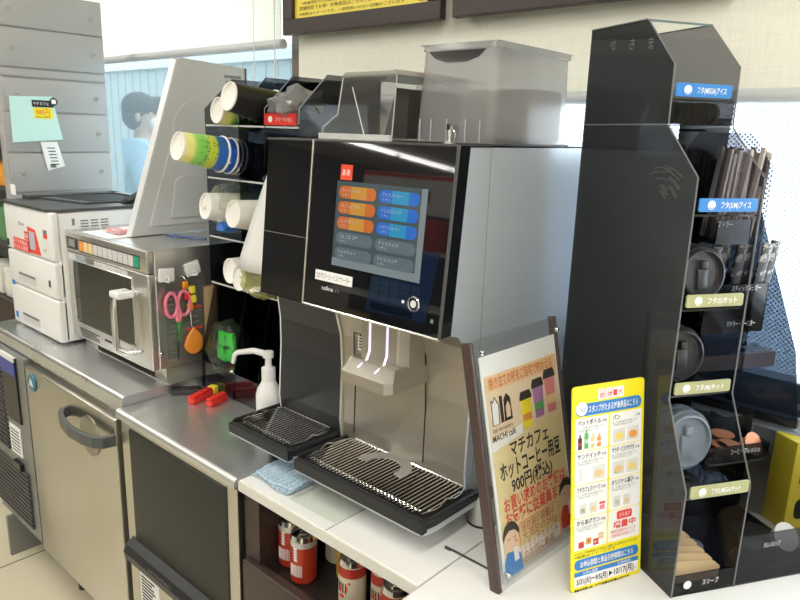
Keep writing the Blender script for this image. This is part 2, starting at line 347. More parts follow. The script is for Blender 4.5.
def poster(x0,x1,z0,z1,label,pm,txt):
    y=1.345; t=thing('framed_poster',label,'framed poster',((x0+x1)/2,y+.02,z0)); b_=.042
    MB(brown).box(x0,x1,y,y+.022,z0,z0+b_).box(x0,x1,y,y+.022,z1-b_,z1).box(x0,x0+b_,y,y+.022,z0+b_,z1-b_).box(x1-b_,x1,y,y+.022,z0+b_,z1-b_).build('frame',t,bevel=.002)
    m=MB(pm).box(x0+b_,x1-b_,y+.012,y+.018,z0+b_,z1-b_)
    txt(m,x0+b_,x1-b_,z0+b_,y+.0115); m.build('poster',t)
def tx1(m,x0,x1,z,y):
    m.use(blk)
    m.text('店舗受取でお得！対象商品はこちら、詳しくはレジにて',x0+.02,z+.022,.009,y,w=.40)
    m.text('※画像はイメージです。一部取扱いのない店舗がございます',x0+.02,z+.008,.007,y,w=.40)
    m.text('※数量限定のため品切れの際はご容赦ください',x0+.03,z+.036,.007,y,w=.30); m.box(x0+.005,x0+.13,y,y+.001,z+.056,z+.058)
    m.text('8/15(火)',x0+.03,z+.062,.03,y,w=.09); m.use(mgrey).box(x1-.035,x1-.01,y,y+.001,z+.006,z+.018)
poster(-1.675,-1.09,1.742,2.12,'brown framed yellow campaign poster hanging above the small bean hopper',ypost,tx1)
poster(-1.055,-.44,1.742,2.12,'brown framed pale poster hanging above the large frosted hopper',gpost,lambda m,x0,x1,z,y:m.use(redt).box(x0+.01,x1-.01,y,y+.001,z+.05,z+.10))

# ============================================================ COUNTER RUN
# refrigerator under the long worktop
t=thing('undercounter_refrigerator','stainless undercounter refrigerator with one door and a vented control panel on its left','refrigerator',(-2.0,1.0,0))
MB(steel).box(-2.502,-1.565,.75,1.33,.13,.775).build('body',t)
fp=MB(mgrey).use(mat('grey_louvre_metal',(.27,.28,.27),.42,.5)).box(-2.502,-2.155,.722,.75,.15,.775)
fp.build('control_panel',t)
MB(MATS['grey_louvre_metal']).box(-2.41,-2.395,.70,1.3,0.0,.15).build('side_foot_panel',t)
m=MB(dgrey)
for i in range(21): m.box(-2.50,-2.345,.715,.7215,.42+i*.0165,.427+i*.0165)
for i in range(13): m.box(-2.50,-2.20,.714,.7215,.182+i*.0155,.190+i*.0155)
m.build('vent_louvres',t)
m=MB(black).box(-2.335,-2.215,.716,.7215,.545,.765); m.use(mat('blue_display_strip',(.02,.05,.35),.3)).box(-2.332,-2.218,.714,.7175,.705,.752); m.use(white).box(-2.335,-2.215,.712,.7215,.753,.768); m.build('control_display',t)
MB(black).box(-2.30,-2.24,.708,.7215,.375,.40).build('latch',t)
m=MB(paper).box(-2.33,-2.24,.719,.7215,.42,.52).use(blk)
for i in range(7): m.box(-2.32,-2.25,.7185,.719,.43+i*.012,.434+i*.012)
m.build('rating_label',t)
door=MB(steel_door).box(-2.142,-1.572,.72,.75,.136,.764,.004).build('door',t)
out=[(-1.850,.722),(-1.840,.694),(-1.815,.680),(-1.775,.669),(-1.71,.659),(-1.64,.662),(-1.60,.672),(-1.578,.690),(-1.570,.722)]
inn=[(-1.582,.722),(-1.590,.700),(-1.61,.684),(-1.65,.675),(-1.71,.672),(-1.77,.681),(-1.805,.691),(-1.828,.704),(-1.838,.722)]
MB(mat('handle_grey',(.10,.11,.11),.35,.3)).prism(out+inn,'z',.693,.724).build('handle',door,bevel=.003)
MB(mat('handle_recess',(.34,.31,.25),.35,.6)).lathe([(.055,-.001),(.056,.003),(.0,.003)],28,(-1.715,.7195,.675),(0,-1,0)).build('handle_recess',door)
m=MB(mat('emblem_ring',(.02,.15,.25),.3)).lathe([(.028,0),(.026,.004),(0,.004)],28,(-2.09,.7195,.722),(0,-1,0)); m.use(wprint)
m.prism([(-2.103,.712),(-2.092,.738),(-2.088,.728),(-2.094,.712)],'y',.7145,.7152); m.prism([(-2.088,.712),(-2.084,.732),(-2.076,.712)],'y',.7145,.7152); m.build('emblem',door)
for x in (-2.05,-1.65): MB(black).cyl((x,.80,0),(x,.80,.13),.018).build('foot',t)
MB(greyw).box(-2.14,-2.05,.735,.75,.118,.136).build('hinge',t)
# long worktop
def topslab(x0,x1,y0,y1,z,th,m):
    r=.012; p=[(y1,z-th),(y1,z),(y0+r,z)]
    for k in range(1,8): a=R(90+90*k/8); p.append((y0+r+r*math.cos(a),z-r+r*math.sin(a)))
    p+=[(y0,z-r),(y0,z-th+.006),(y0+.006,z-th)]
    return MB(m).prism(p,'x',x0,x1)
t=topslab(-2.46,-1.555,.735,1.33,.825,.048,steel_top).build('worktop',loc=(-2.0,1.0,.777),label='long stainless steel worktop carrying the white printer and the microwave',cat='worktop')
# ice maker with its own top
t=thing('ice_maker','stainless undercounter ice maker with a dark grey front panel','ice maker',(-1.3,.95,0))
MB(steel).box(-1.55,-1.062,.755,1.33,.10,.775).build('body',t)
for x in (-1.5,-1.11): MB(black).cyl((x,.80,0),(x,.80,.10),.018).build('foot',t)
topslab(-1.553,-1.058,.715,1.33,.80,.026,steel_top).build('worktop',t)
m=MB(steel_door).box(-1.548,-1.508,.725,.755,.10,.774).box(-1.098,-1.062,.725,.755,.10,.774).box(-1.508,-1.098,.725,.755,.762,.774).box(-1.508,-1.098,.725,.755,.10,.405); m.build('front_frame',t,bevel=.002)
MB(mat('ice_panel',(.022,.024,.020),.5,noise=.15,nscale=14)).box(-1.508,-1.098,.722,.755,.405,.762,.006).build('front_panel',t)
MB(charcoal).prism([(.75,.395),(.75,.462),(.722,.460),(.704,.448),(.696,.43),(.700,.408),(.716,.396)],'x',-1.525,-1.09).build('door_handle',t,bevel=.003)
m=MB(mgrey).text('HOSHIZAKI',-1.40,.430,.012,.697,w=.10,depth=.001); m.build('lettering',t)
m=MB(paper).box(-1.50,-1.405,.7235,.7255,.285,.375).use(blk)
for i in range(8): m.box(-1.492,-1.492+random.uniform(.05,.08),.7228,.7236,.293+i*.0095,.297+i*.0095)
m.build('caution_label',t)
m=MB(black)
for i in range(7): m.box(-1.50,-1.10,.722,.7255,.12+i*.018,.128+i*.018)
m.build('vent',t)
# white shelf counter with open shelf and drawer front
t=thing('serving_counter','white topped brown wooden cabinet with an open can shelf under the coffee machine','cabinet',(-.8,1.0,0))
MB(melam).box(-1.050,-.582,.722,1.33,.777,.80).build('top',t,bevel=.0015)
MB(edge).box(-1.050,-.582,.7195,.7225,.778,.7985).build('top_edge',t)
MB(brown).box(-1.052,-1.005,.735,1.33,.0,.776).build('side_panel',t)
MB(brown).box(-.615,-.585,.735,1.33,.0,.776).build('side_panel',t)
MB(blackm).box(-1.005,-.615,1.28,1.30,.0,.776).build('back_panel',t)
MB(mat('shelf_dark',(.02,.016,.016),.4)).box(-1.005,-.615,.75,1.28,.595,.609).build('shelf',t)
MB(brownp).box(-1.048,-.60,.722,.745,.05,.622,.004).build('drawer_front',t)
# table on the right, jutting out towards the viewer
t=thing('table','white laminate side table jutting towards the viewer, carrying the lid organiser','table',(0,.9,0))
MB(melam).box(-.578,.75,.30,1.33,.775,.800).build('tabletop',t,bevel=.0015)
MB(edge).box(-.5795,-.576,.30,1.33,.776,.7985).build('edge_band',t)
MB(brown).box(-.55,.72,.38,.40,0,.775).build('front_panel',t)
for x in (-.56,.70): MB(brown).box(x,x+.025,.40,1.30,0,.775).build('side_panel',t)

# ============================================================ GREY CABINET BEHIND THE PRINTER
t=thing('locker_cabinet','tall thin grey cabinet with stacked flat panels behind the white printer','cabinet',(-2.53,1.04,0))
MB(cabg).box(-2.555,-2.512,.858,1.212,0,1.888,.003).build('body',t)
zs=[(.1,.93),(.95,1.232),(1.245,1.385),(1.39,1.53),(1.545,1.66),(1.672,1.745),(1.765,1.88)]
zs=[(.10,.90),(.905,1.10),(1.105,1.235),(1.245,1.373),(1.378,1.505),(1.51,1.615),(1.62,1.645),(1.65,1.77),(1.775,1.88)]
for a,b_ in zs: 
    p=MB(cabg).box(-2.512,-2.505,.864,1.208,a+.0006,b_-.0006,.001).build('panel',t)
    if b_-a>.05:
        for y in (.905,1.17):
            m=MB(cabg); m.lathe([(.009,0),(.008,.003),(.005,.003),(.004,.001),(0,.001)],16,(-2.505,y,(a+b_)/2),(1,0,0)); m.build('panel_screw',p)
def xpoly(m,pts,x0,x1): return m.prism(pts,'x',x0,x1)
t=thing('clear_file_sheet','pale mint sheet with a yellow price tag taped on the grey cabinet','paper sheet',(-2.503,.98,1.40))
xpoly(MB(mat('mint_paper',(.55,.80,.76),.45)),[(.880,1.557),(1.014,1.562),(1.040,1.420),(.878,1.409)],-2.503,-2.4995).build('sheet',t)
m=MB(yellow); m.box(-2.4992,-2.4985,.952,1.012,1.488,1.524); m.build('price_tag',t)
XT=Matrix.Translation((-2.498,0,0))@Matrix.Rotation(R(90),4,'Z')
m=MB(redt); m.X=XT; m.text('980円',.958,1.501,.018,0,w=.045); m.use(blk).text('(税込1,078円)',.958,1.491,.006,0,w=.045); m.use(blk); m.box(.948,1.018,-.0006,.0005,1.526,1.548); m.lathe([(.013,0),(.013,.001),(0,.001)],20,(1.018,0,1.545),(0,-1,0)); m.use(wprint).box(1.011,1.025,-.0015,-.001,1.538,1.552); m.text('マチカフェ',.951,1.533,.009,-.0012,w=.05)
m.build('tag_print',t)
t=thing('receipt_slip','white printed slip in a clear sleeve hanging below the mint sheet','paper slip',(-2.503,1.05,1.35))
xpoly(MB(paper),[(.965,1.412),(1.020,1.412),(1.040,1.330),(.982,1.315)],-2.503,-2.501).build('slip',t)
m=MB(blk); m.X=XT
for i in range(6): m.box(.985+.002*i,1.01+.002*i,.002,.0025,1.39-.011*i,1.393-.011*i)
for i in range(7): m.box(.99+i*.003,.9915+i*.003,.002,.0025,1.325,1.338)
m.build('print',t)
# far shelf glimpsed past the cabinet
t=thing('goods_shelf','brown edged store shelf glimpsed at the far left beyond the printer','shelf',(-3.6,1.1,0))
MB(brown).box(-4.2,-2.75,.95,1.3,.0,.78).build('shelf_base',t)
MB(mat('brown_post',(.35,.20,.10),.5)).box(-2.75,-2.72,.93,.955,.0,1.24).build('post',t)
MB(mgrey).box(-4.2,-2.75,1.28,1.3,.78,1.7).build('back_panel',t)
for z in (1.0,1.22,1.42): MB(dgrey).box(-4.2,-2.75,.96,1.28,z,z+.012).build('shelf_board',t)
for i,(z,c,n,h) in enumerate([(.781,(.75,.74,.68),'cream',.12),(1.0125,(.10,.25,.10),'green',.13),(1.2325,(.75,.33,.04),'orange',.08),(1.4325,(.30,.12,.22),'plum',.16)]):
    for k in range(2):
        MB(mat('pack_%s'%n,c,.5,noise=.3,nscale=30)).box(-3.02-k*.2,-2.86-k*.2,.975,1.10,z,z+h,.004).build('snack_pack',loc=(-2.94-k*.2,1.03,z),label='%s snack pack on the brown edged shelf at the far left, %s from the post'%(n,['first','second'][k]),cat='snack pack')

# ============================================================ PRINTER
t=thing('printer','white laser printer with two paper drawers and a black top','printer',(-2.24,.98,.825))
x0,x1,y0,y1=-2.42,-2.055,.80,1.17
MB(white).box(x0,x1,y0+.012,y1,.833,1.225,.008).build('body',t)
for x in (x0+.04,x1-.04):
    for y in (y0+.05,y1-.05): MB(black).cyl((x,y,.825),(x,y,.835),.015).build('foot',t)
MB(white).box(x0,x1,y0,y0+.03,1.080,1.225,.008).build('front_cover',t)
for a,b_ in ((.967,1.076),(.833,.963)):
    d=MB(white).box(x0,x1,y0,y0+.03,a,b_,.006).build('paper_drawer',t)
    m=MB(greyw).box(-2.335,-2.205,y0-.002,y0+.001,a+.018,a+.045); m.use(mgrey).box(-2.333,-2.207,y0-.003,y0-.0018,a+.038,a+.0455); m.build('drawer_grip',d)
m=MB(dgrey).prism([(x0-.002,y0-.004),(x1-.03,y0-.004),(x1+.004,y0+.02),(x1+.004,y1),(x0-.002,y1)],'z',1.225,1.234)
m.box(x0,x0+.05,y0+.06,y1,1.234,1.246); m.box(x0,x1,y1-.03,y1,1.234,1.246); m.prism([(x0,y0+.09),(x1-.09,y0+.14),(x1-.09,y1),(x0,y1)],'z',1.234,1.240); m.build('top_cover',t,bevel=.002)
MB(blackm).prism([(x0+.07,y0+.14),(x1-.10,y0+.17),(x1-.10,y1-.04),(x0+.07,y1-.04)],'z',1.2402,1.2412).build('output_tray',t)
m=MB(dgrey); m.X=Matrix.Translation((-2.125,1.085,1.250))@Matrix.Rotation(R(-20),4,'Y')@Matrix.Rotation(R(25),4,'X'); m.box(-.05,.04,-.04,.04,-.008,.008,.004); m.use(mat('lcd',(.12,.16,.25),.15)).box(-.04,.03,-.025,.03,.008,.0085); m.build('control_screen',t)
m=MB(mgrey)
for c in range(3):
    for i in range(8): m.box(x1-.0005,x1+.0008,.885+c*.03,.908+c*.03,1.135+i*.0085,1.139+i*.0085)
m.box(x1-.0005,x1+.001,.86,.868,1.185,1.205); m.build('side_vent',t)
m=MB(mgrey).text('Canon',-2.30,1.166,.013,y0-.001,w=.045); m.use(redt).box(-2.262,-2.225,y0-.0012,y0,1.125,1.15).box(-2.355,-2.225,y0-.0012,y0,1.085,1.122); m.prism([(-2.232,1.168),(-2.175,1.162),(-2.145,1.088),(-2.232,1.088)],'y',y0-.0012,y0)
m.use(mat('phone_print',(.5,.5,.55),.4)).box(-2.222,-2.18,y0-.002,y0-.0012,1.10,1.155); m.use(wprint).text('無線',-2.258,1.13,.015,y0-.002,w=.03).text('スマホ印刷OK',-2.35,1.106,.012,y0-.002,w=.11).text('かんたん接続',-2.35,1.090,.012,y0-.002,w=.11)
m.build('sticker',t); m=MB(redt).box(-2.115,-2.09,y0-.0012,y0,1.145,1.158).use(mgrey).box(-2.115,-2.09,y0-.0012,y0,1.158,1.17); m.build('sticker',t); MB(mgrey).text('LBP',-2.12,1.105,.01,y0-.001,w=.02).build('lettering',t); MB(blk).box(-2.41,-2.395,y0-.001,y0,1.088,1.11).build('sticker',t); MB(blue).box(-2.405,-2.385,y0-.001,y0,.96,.975).build('sticker',t); MB(blue).box(-2.40,-2.38,y0-.001,y0,.85,.87).build('sticker',t)
MB(black).box(-2.105,-2.095,y0-.002,y0,1.0,1.02).build('lock',t)
MB(paper).box(-2.44,-2.40,.835,.836,1.247,1.28).build('small_tag',loc=(-2.42,.8355,1.247),label='small white tag standing at the back left of the printer top',cat='tag')

# ============================================================ MICROWAVE
# microwave and things around it pushed along the line of sight towards the camera
BASE=Matrix.Translation((.056,-.026,.016))
t=thing('microwave_stand','low stainless stand under the microwave','stand',(-1.87,1.05,.810))
MB(steel).box(-2.08,-1.60,.885,1.25,.810,.8125).box(-2.08,-2.0,.885,1.24,.8125,.8415).box(-1.70,-1.64,.90,1.24,.8125,.8415).build('stand',t)
t=thing('microwave','stainless commercial microwave with dark door window and chrome handle','microwave',(-1.87,1.05,.842))
x0,x1,y0,y1=-2.108,-1.64,.862,1.25
MB(steel).box(x0,x1,y0+.02,y1,.842,1.158).build('body',t,bevel=.003)
d=MB(steel).box(x0,x1,y0,y0+.02,.842,1.098,.004).build('door',t)
m=MB(mat('oven_glass',(.025,.028,.025),.06,spec=.5)).rrect(-2.062,-1.72,.895,1.075,.008,y0-.0015,y0+.001); m.build('door_window',d)
MB(chrome).tube([(-2.064,y0-.002,1.077),(-1.718,y0-.002,1.077),(-1.718,y0-.002,.893),(-2.064,y0-.002,.893)],.0022,6,True).build('window_trim',d)
m=MB(chrome).tube([(-1.695,y0,1.045),(-1.70,y0-.035,1.045),(-1.722,y0-.05,1.035),(-1.728,y0-.05,1.0),(-1.728,y0-.05,.92),(-1.725,y0-.048,.895),(-1.70,y0-.035,.887),(-1.692,y0,.887)],.0085,10); m.use(white).box(-1.735,-1.685,y0-.058,y0-.012,1.033,1.052,.006); m.build('handle',d)
m=MB(blk)
for i in range(4): m.box(-2.06+i*.005,-1.93-random.uniform(0,.05),y0-.0008,y0,.872-i*.0065,.8745-i*.0065)
m.box(-1.90,-1.86,y0-.0008,y0,.868,.874); m.build('small_print',d)
cp=MB(steel).box(x0,x1,y0,y0+.02,1.100,1.158,.003).build('control_panel',t)
m=MB(gloss).box(-2.098,-2.03,y0-.001,y0+.001,1.108,1.142); m.use(mat('grey_lcd',(.25,.27,.25),.3)).box(-2.085,-2.045,y0-.0015,y0,1.115,1.137); m.build('display',cp)
m=MB(dgrey).box(-2.02,-1.675,y0-.0008,y0+.001,1.106,1.142)
for i in range(12):
    c=[MATS['orange_print'],MATS['tan_print'],MATS['tan_print']][i] if i<3 else (mat('panel_green',(.02,.35,.2),.4) if i==11 else greyw)
    m.use(c).box(-2.016+i*.0285,-1.991+i*.0285,y0-.0016,y0,1.110,1.138)
m.build('buttons',cp)
MB(greyw).box(-2.100,-2.05,y0-.0012,y0,1.075,1.092).build('sticker',d)
MB(mat('sticker_blue_grey',(.30,.36,.42),.5)).box(-2.045,-1.985,y0-.0012,y0,1.078,1.096).build('sticker',d)
m=MB(greyw)
for i in range(10): m.box(-1.93+i*.019,-1.914+i*.019,y0-.0012,y0,1.079,1.092)
m.build('button_legend',d)
for y,z in ((.89,1.085),(.89,.885),(1.2,1.08)):
    m=MB(chrome); m.lathe([(.006,0),(.004,.002),(0,.002)],10,(x1,y,z),(1,0,0)); m.build('screw',t)
# things on the right flank of the microwave
X=x1
for i,(ya,za,rot) in enumerate(((.912,1.092,-4),(.987,1.100,14))):
    t=thing('hook',['white adhesive hook nearer the microwave front','white adhesive hook farther back on the microwave side, tilted'][i],'hook',(X,ya,za),rx=R(rot))
    m=LB(t,white).box(0,.008,-.022,.022,-.018,.018,.004); m.build('base_plate',t)
    m=LB(t,white); m.tube([(.008,0,-.004),(.018,0,-.006),(.020,0,-.013),(.018,0,-.016),(.012,-.012,-.012)],.003,8); m.build('hook_arm',t)
BASE=Matrix.Translation((.056,-.044,.010))
t=thing('scissors','pink handled scissors hanging on the microwave side','scissors',(X+.014,.95,1.05))
for sg in (-1,1):
    m=MB(pink); pts=[(X+.014,.952+sg*.018+.017*math.cos(a),1.020+.032*math.sin(a)) for a in [2*PI*k/20 for k in range(20)]]; m.tube(pts,.0048,8,True)
    m.tube([(X+.014,.952+sg*.006,1.0),(X+.014,.952+sg*.002,.975)],.006,8); m.build('handle_loop',t)
    MB(chrome).prism([(.952+sg*.006,.985),(.952-sg*.006,.985),(.946-sg*.001,.868),(.944,.862)],'x',X+.0125+(.0015 if sg>0 else 0),X+.014+(.0015 if sg>0 else 0)).build('blade',t)
MB(chrome).cyl((X+.010,.95,.975),(X+.018,.95,.975),.003).build('pivot_screw',t)
BASE=Matrix.Translation((.056,-.026,.016))
t=thing('notice_sheet','clear sleeved notice sheet taped on the microwave side behind the scissors','notice',(X,1.0,.86))
MB(clear('sleeve',(.62,.64,.60),.05,.1,.25,(.6,.6,.58))).box(X+.001,X+.002,.905,1.025,.865,1.085).build('sleeve',t)
m=MB(mgrey)
for i in range(12):
    for c in range(2): m.box(X+.0022,X+.0026,(.912+c*.055),.912+c*.055+random.uniform(.03,.048),.88+i*.0145,.885+i*.0145)
m.use(redt)
for i in (3,7): m.box(X+.0023,X+.0028,.965,1.01,.89+i*.0145,.897+i*.0145)
m.build('print',t)
BASE=Matrix.Translation((.056,-.078,.012))
t=thing('keychain','string of orange and yellow charms with an orange tassel hanging behind the scissors','keychain',(X+.012,1.02,1.08))
MB(chrome).tube([(X+.012,1.005,1.09),(X+.012,1.02,1.07),(X+.013,1.022,1.0),(X+.013,1.025,.95)],.0018,6).build('chain',t)
for i,(y,z,c) in enumerate([(1.01,1.065,'o'),(1.03,1.05,'y'),(1.015,1.035,'r'),(1.032,1.025,'y'),(1.022,1.005,'o')]):
    MB({'o':mat('charm_orange',(.85,.30,.03),.4),'y':mat('charm_yellow',(.85,.7,.05),.4),'r':red}[c]).box(X+.008,X+.018,y-.008,y+.008,z-.01,z+.01,.003).build('charm',t)
m=MB(mat('charm_orange',(.85,.30,.03),.4))
for i in range(14):
    a=R(-70+i*10); m.tube([(X+.012,1.03,.945),(X+.015,1.03+.02*math.sin(a),.925-.01*math.cos(a)),(X+.012,1.03+.03*math.sin(a),.91-.035*math.cos(a))],[.003,.006,.003],6)
m.build('tassel',t)
MB(mat('kraft',(.55,.38,.2),.7)).box(X+.003,X+.006,1.07,1.11,.87,1.05).build('kraft_board',loc=(X,1.09,.87),label='strip of brown cardboard at the back of the microwave side',cat='cardboard')
BASE=Matrix.Translation((.056,-.026,.016))
MB(paper).box(-2.04,-1.872,.88,1.05,1.1585,1.1595).build('paper_sheet',loc=(-1.97,.95,1.1585),label='white paper sheet lying on the microwave top',cat='paper')
m=MB(mat('pink_wrap',(.85,.35,.35),.3,noise=.3,nscale=40)); m.box(-1.995,-1.915,.93,1.04,1.160,1.172,.005); m.use(clear('wrap_clear',(.9,.85,.85),.1,.1,.2)).box(-2.005,-1.905,.92,1.05,1.1598,1.177,.006)
m.build('pink_packet',loc=(-2.02,.98,1.1598),label='pink packet in clear wrap on the white sheet on the microwave',cat='packet')
MB(mat('dark_blue_pen',(.03,.06,.2),.3)).cyl((-1.82,1.02,1.163),(-1.70,1.07,1.163),.004).build('pen',loc=(-1.76,1.045,1.159),label='thin dark blue pen lying on the microwave top',cat='pen')
# white display case standing end-on on the microwave
BASE=Matrix()
t=thing('display_case','tall thin white display case with slanted front and moulded arch standing on the microwave','display case',(-1.82,1.1,1.1765))
pf=[(.914,1.1765),(.925,1.1765),(1.31,1.1765),(1.31,1.652),(1.085,1.664),(1.076,1.655)]
MB(mat('case_white',(.58,.59,.60),.3)).prism(pf,'x',-1.812,-1.806).build('side_wall',t)
MB(MATS['case_white']).prism(pf,'x',-1.833,-1.828).build('side_wall',t)
MB(mat('case_front',(.66,.67,.68),.3)).prism([(.912,1.1765),(.918,1.1765),(1.081,1.657),(1.075,1.658)],'x',-1.833,-1.8045).build('front_wall',t)
MB(MATS['case_white']).box(-1.833,-1.806,1.304,1.31,1.1765,1.652).build('back_wall',t)
arch=[(.965,1.20),(1.045,1.43)]+[(1.125+.075*math.cos(R(180-a_)),1.45+.10*math.sin(R(180-a_))) for a_ in range(0,181,15)]+[(1.20,1.20)]
MB(MATS['case_white']).prism(arch,'x',-1.806,-1.800).build('moulded_arch',t,bevel=.003)
MB(MATS['case_white']).prism([(1.03,1.22),(1.05,1.33),(1.08,1.345),(1.16,1.34),(1.17,1.22)],'x',-1.800,-1.794).build('moulded_shelf',t,bevel=.003)
m=MB(mgrey).box(-1.806,-1.8055,1.23,1.29,1.620,1.628).box(-1.806,-1.8055,1.235,1.262,1.585,1.612); m.use(greyw).box(-1.8056,-1.805,1.24,1.257,1.591,1.606); m.build('printed_mark',t)
BASE=Matrix()

# ============================================================ CUP RACK
rk=thing('cup_rack','black smoky acrylic cup rack with three columns between microwave and coffee machine','cup rack',(-1.36,1.08,.80))
xs=[-1.54,-1.40,-1.30,-1.18]; YB=1.24
prof=[(.955,.801),(.985,.895),(1.008,1.085),(.992,1.085),(.992,1.522),(1.072,1.598),(YB,1.598),(YB,.801)]
for i,x in enumerate(xs):
    p=[(.952,.801),(.955,.90),(1.0,1.075),(.99,1.085),(.99,1.522),(1.072,1.598),(YB,1.598),(YB,.801)] if i==0 else [(.955,.801),(.96,.90),(1.0,1.075),(.99,1.085),(.99,1.522),(1.072,1.598),(YB,1.598),(YB,.801)]
    MB(smoke if i else clear('smoky_acrylic_side',(.22,.23,.26),.03,.04)).prism(p,'x',x-.0015,x+.0015).build('divider_panel',rk)
bk=mat('black_acrylic',(.008,.008,.010),.08,spec=.7)
MB(bk).box(-1.54,-1.18,YB,YB+.003,.801,1.598).build('back_panel',rk)
MB(bk).box(-1.54,-1.18,.956,YB,.801,.804).build('base_panel',rk)
for z in (1.484,1.356,1.207,1.085):
    m=MB(bk).box(-1.5385,-1.1815,.992,YB,z-.003,z); m.use(greyw).box(-1.5385,-1.1815,.9905,.992,z-.0035,z+.0005); m.build('shelf_panel',rk)
m=MB(bk).prism([(1.0,1.01),(1.003,1.01),(1.19,.90),(1.187,.90)],'x',-1.538,-1.182); m.build('sloping_panel',rk)
MB(bk).prism([(.956,.804),(.959,.804),(.962,.87),(.959,.87)],'x',-1.538,-1.182).build('bin_front',rk)
m=MB(red).prism([(.9865,1.487),(.9895,1.487),(.9895,1.512),(.9865,1.512)],'x',-1.297,-1.188); m.use(wprint).lathe([(.007,0),(.007,.001),(0,.001)],16,(-1.275,.9865,1.4995),(0,-1,0)).text('ｺｰﾋｰ ﾎｯﾄ(L)',-1.255,1.495,.010,.986,w=.055); m.build('shelf_label',rk)
MB(mat('painted_rim_glow',(.25,.26,.28),.3)).tube([(-1.18,.99,1.49),(-1.18,.99,1.522),(-1.18,1.072,1.598)],.0014,6).tube([(-1.30,.99,1.49),(-1.30,.99,1.522),(-1.30,1.072,1.598)],.0014,6).tube([(-1.40,.99,1.49),(-1.40,.99,1.522),(-1.40,1.072,1.598)],.0014,6).build('panel_edges',rk)  # panel edges coloured lighter grey to imitate a glow along the acrylic
# cups: local +z points at the mouth
def cupmat(name,kind):
    if name in MATS: return MATS[name]
    m=bpy.data.materials.new(name); m.use_nodes=True; nt=m.node_tree; b=nt.nodes['Principled BSDF']; b.inputs['Roughness'].default_value=.4
    tc=nt.nodes.new('ShaderNodeTexCoord'); sp=nt.nodes.new('ShaderNodeSeparateXYZ'); nt.links.new(tc.outputs['Object'],sp.inputs[0])
    cr=nt.nodes.new('ShaderNodeValToRGB'); e=cr.color_ramp.elements
    vo=nt.nodes.new('ShaderNodeTexVoronoi'); vo.inputs['Scale'].default_value=120 if kind=='y' else 45; nt.links.new(tc.outputs['Object'],vo.inputs[0])
    mr=nt.nodes.new('ShaderNodeMapRange'); mr.inputs[1].default_value=-.13; mr.inputs[2].default_value=0; nt.links.new(sp.outputs[2],mr.inputs[0]); nt.links.new(mr.outputs[0],cr.inputs[0])
    mx=nt.nodes.new('ShaderNodeMix'); mx.data_type='RGBA'; gt=nt.nodes.new('ShaderNodeMath'); gt.operation='LESS_THAN'; nt.links.new(vo.outputs[0],gt.inputs[0])
    if kind=='y':
        e[0].position=0; e[0].color=(.03,.12,.50,1); e[1].position=1; e[1].color=(.86,.80,.30,1)
        for p,c in ((.33,(.03,.14,.52,1)),(.36,(.55,.62,.06,1)),(.50,(.58,.66,.07,1)),(.56,(.20,.58,.09,1)),(.74,(.30,.66,.12,1)),(.82,(.85,.80,.25,1))): q=e.new(p); q.color=c
        gt.inputs[1].default_value=.30; mx.inputs['B'].default_value=(.10,.28,.04,1)
    else:
        e[0].position=0; e[0].color=(.02,.10,.50,1); e[1].position=1; e[1].color=(.85,.86,.88,1)
        q=e.new(.45); q.color=(.02,.10,.50,1); q=e.new(.50); q.color=(.85,.86,.88,1); gt.inputs[1].default_value=.28; mx.inputs['B'].default_value=(.9,.9,.9,1)
    ml=nt.nodes.new('ShaderNodeMath'); ml.operation='MULTIPLY'; lt=nt.nodes.new('ShaderNodeMath'); lt.operation='LESS_THAN'; lt.inputs[1].default_value=.70 if kind=='y' else .95; nt.links.new(mr.outputs[0],lt.inputs[0])
    nt.links.new(gt.outputs[0],ml.inputs[0]); nt.links.new(lt.outputs[0],ml.inputs[1]); nt.links.new(ml.outputs[0],mx.inputs['Factor'])
    nt.links.new(cr.outputs[0],mx.inputs['A']); nt.links.new(mx.outputs['Result'],b.inputs['Base Color']); MATS[name]=m; return m
def cup(r,L,m_,label,group,loc,dirv,rimm=None,extra=None):
    t=bpy.data.objects.new('paper_cup',None); COL.objects.link(t); t.empty_display_size=.03
    q=Vector(dirv).normalized().to_track_quat('Z','Y'); t.rotation_mode='QUATERNION'; t.rotation_quaternion=q; t.location=loc
    XF[t.name]=Matrix.Translation(loc)@q.to_matrix().to_4x4(); t['label']=label; t['category']='cup'; t['group']=group
    rb=r*.76   # the bottom of the cup faces out, the mouth is at -L
    m=LB(t,m_); m.lathe([(rb,-.001),(r*.97,-L+.003)],32); m.use(cupw).lathe([(r*.95,-L+.003),(rb*.96,-.009),(0,-.009)],32); m.build('body',t)
    LB(t,cupw).lathe([(rb*1.01,-.004),(rb*1.01,.0),(rb*.93,.0),(rb*.91,-.006),(0,-.007)],32).build('bottom_rim',t)
    LB(t,rimm or cupw).lathe([(r*.95,-L+.003),(r*.94,-L),(r*.98,-L-.003),(r*1.04,-L-.001),(r*1.04,-L+.002),(r*.98,-L+.004)],32).build('mouth_rim',t)
    if extra: extra(t,r,L)
    return t
navy=mat('navy_cup',(.015,.02,.06),.35); blkcup=mat('black_cup',(.003,.004,.003),.45,noise=.3,nscale=40); whcup=mat('plain_cup',(.80,.78,.72),.5)
def emb(t,r,L):
    m=LB(t,mat('cup_badge',(.75,.85,.75),.5)); m.X=frame(t)@Matrix.Rotation(R(-52),4,'Z')
    m.lathe([(.014,0),(.013,.0015),(0,.0015)],20,(0,-r*.955,-.090),(0,-1,.08)); m.use(blk).lathe([(.006,0),(.005,.0008),(0,.0008)],12,(0,-r*.955-.0016,-.090),(0,-1,.08)); m.build('badge',t)
d1=Vector((-.05,-1,.17)).normalized()
base=Vector((-1.468,.867,1.434))
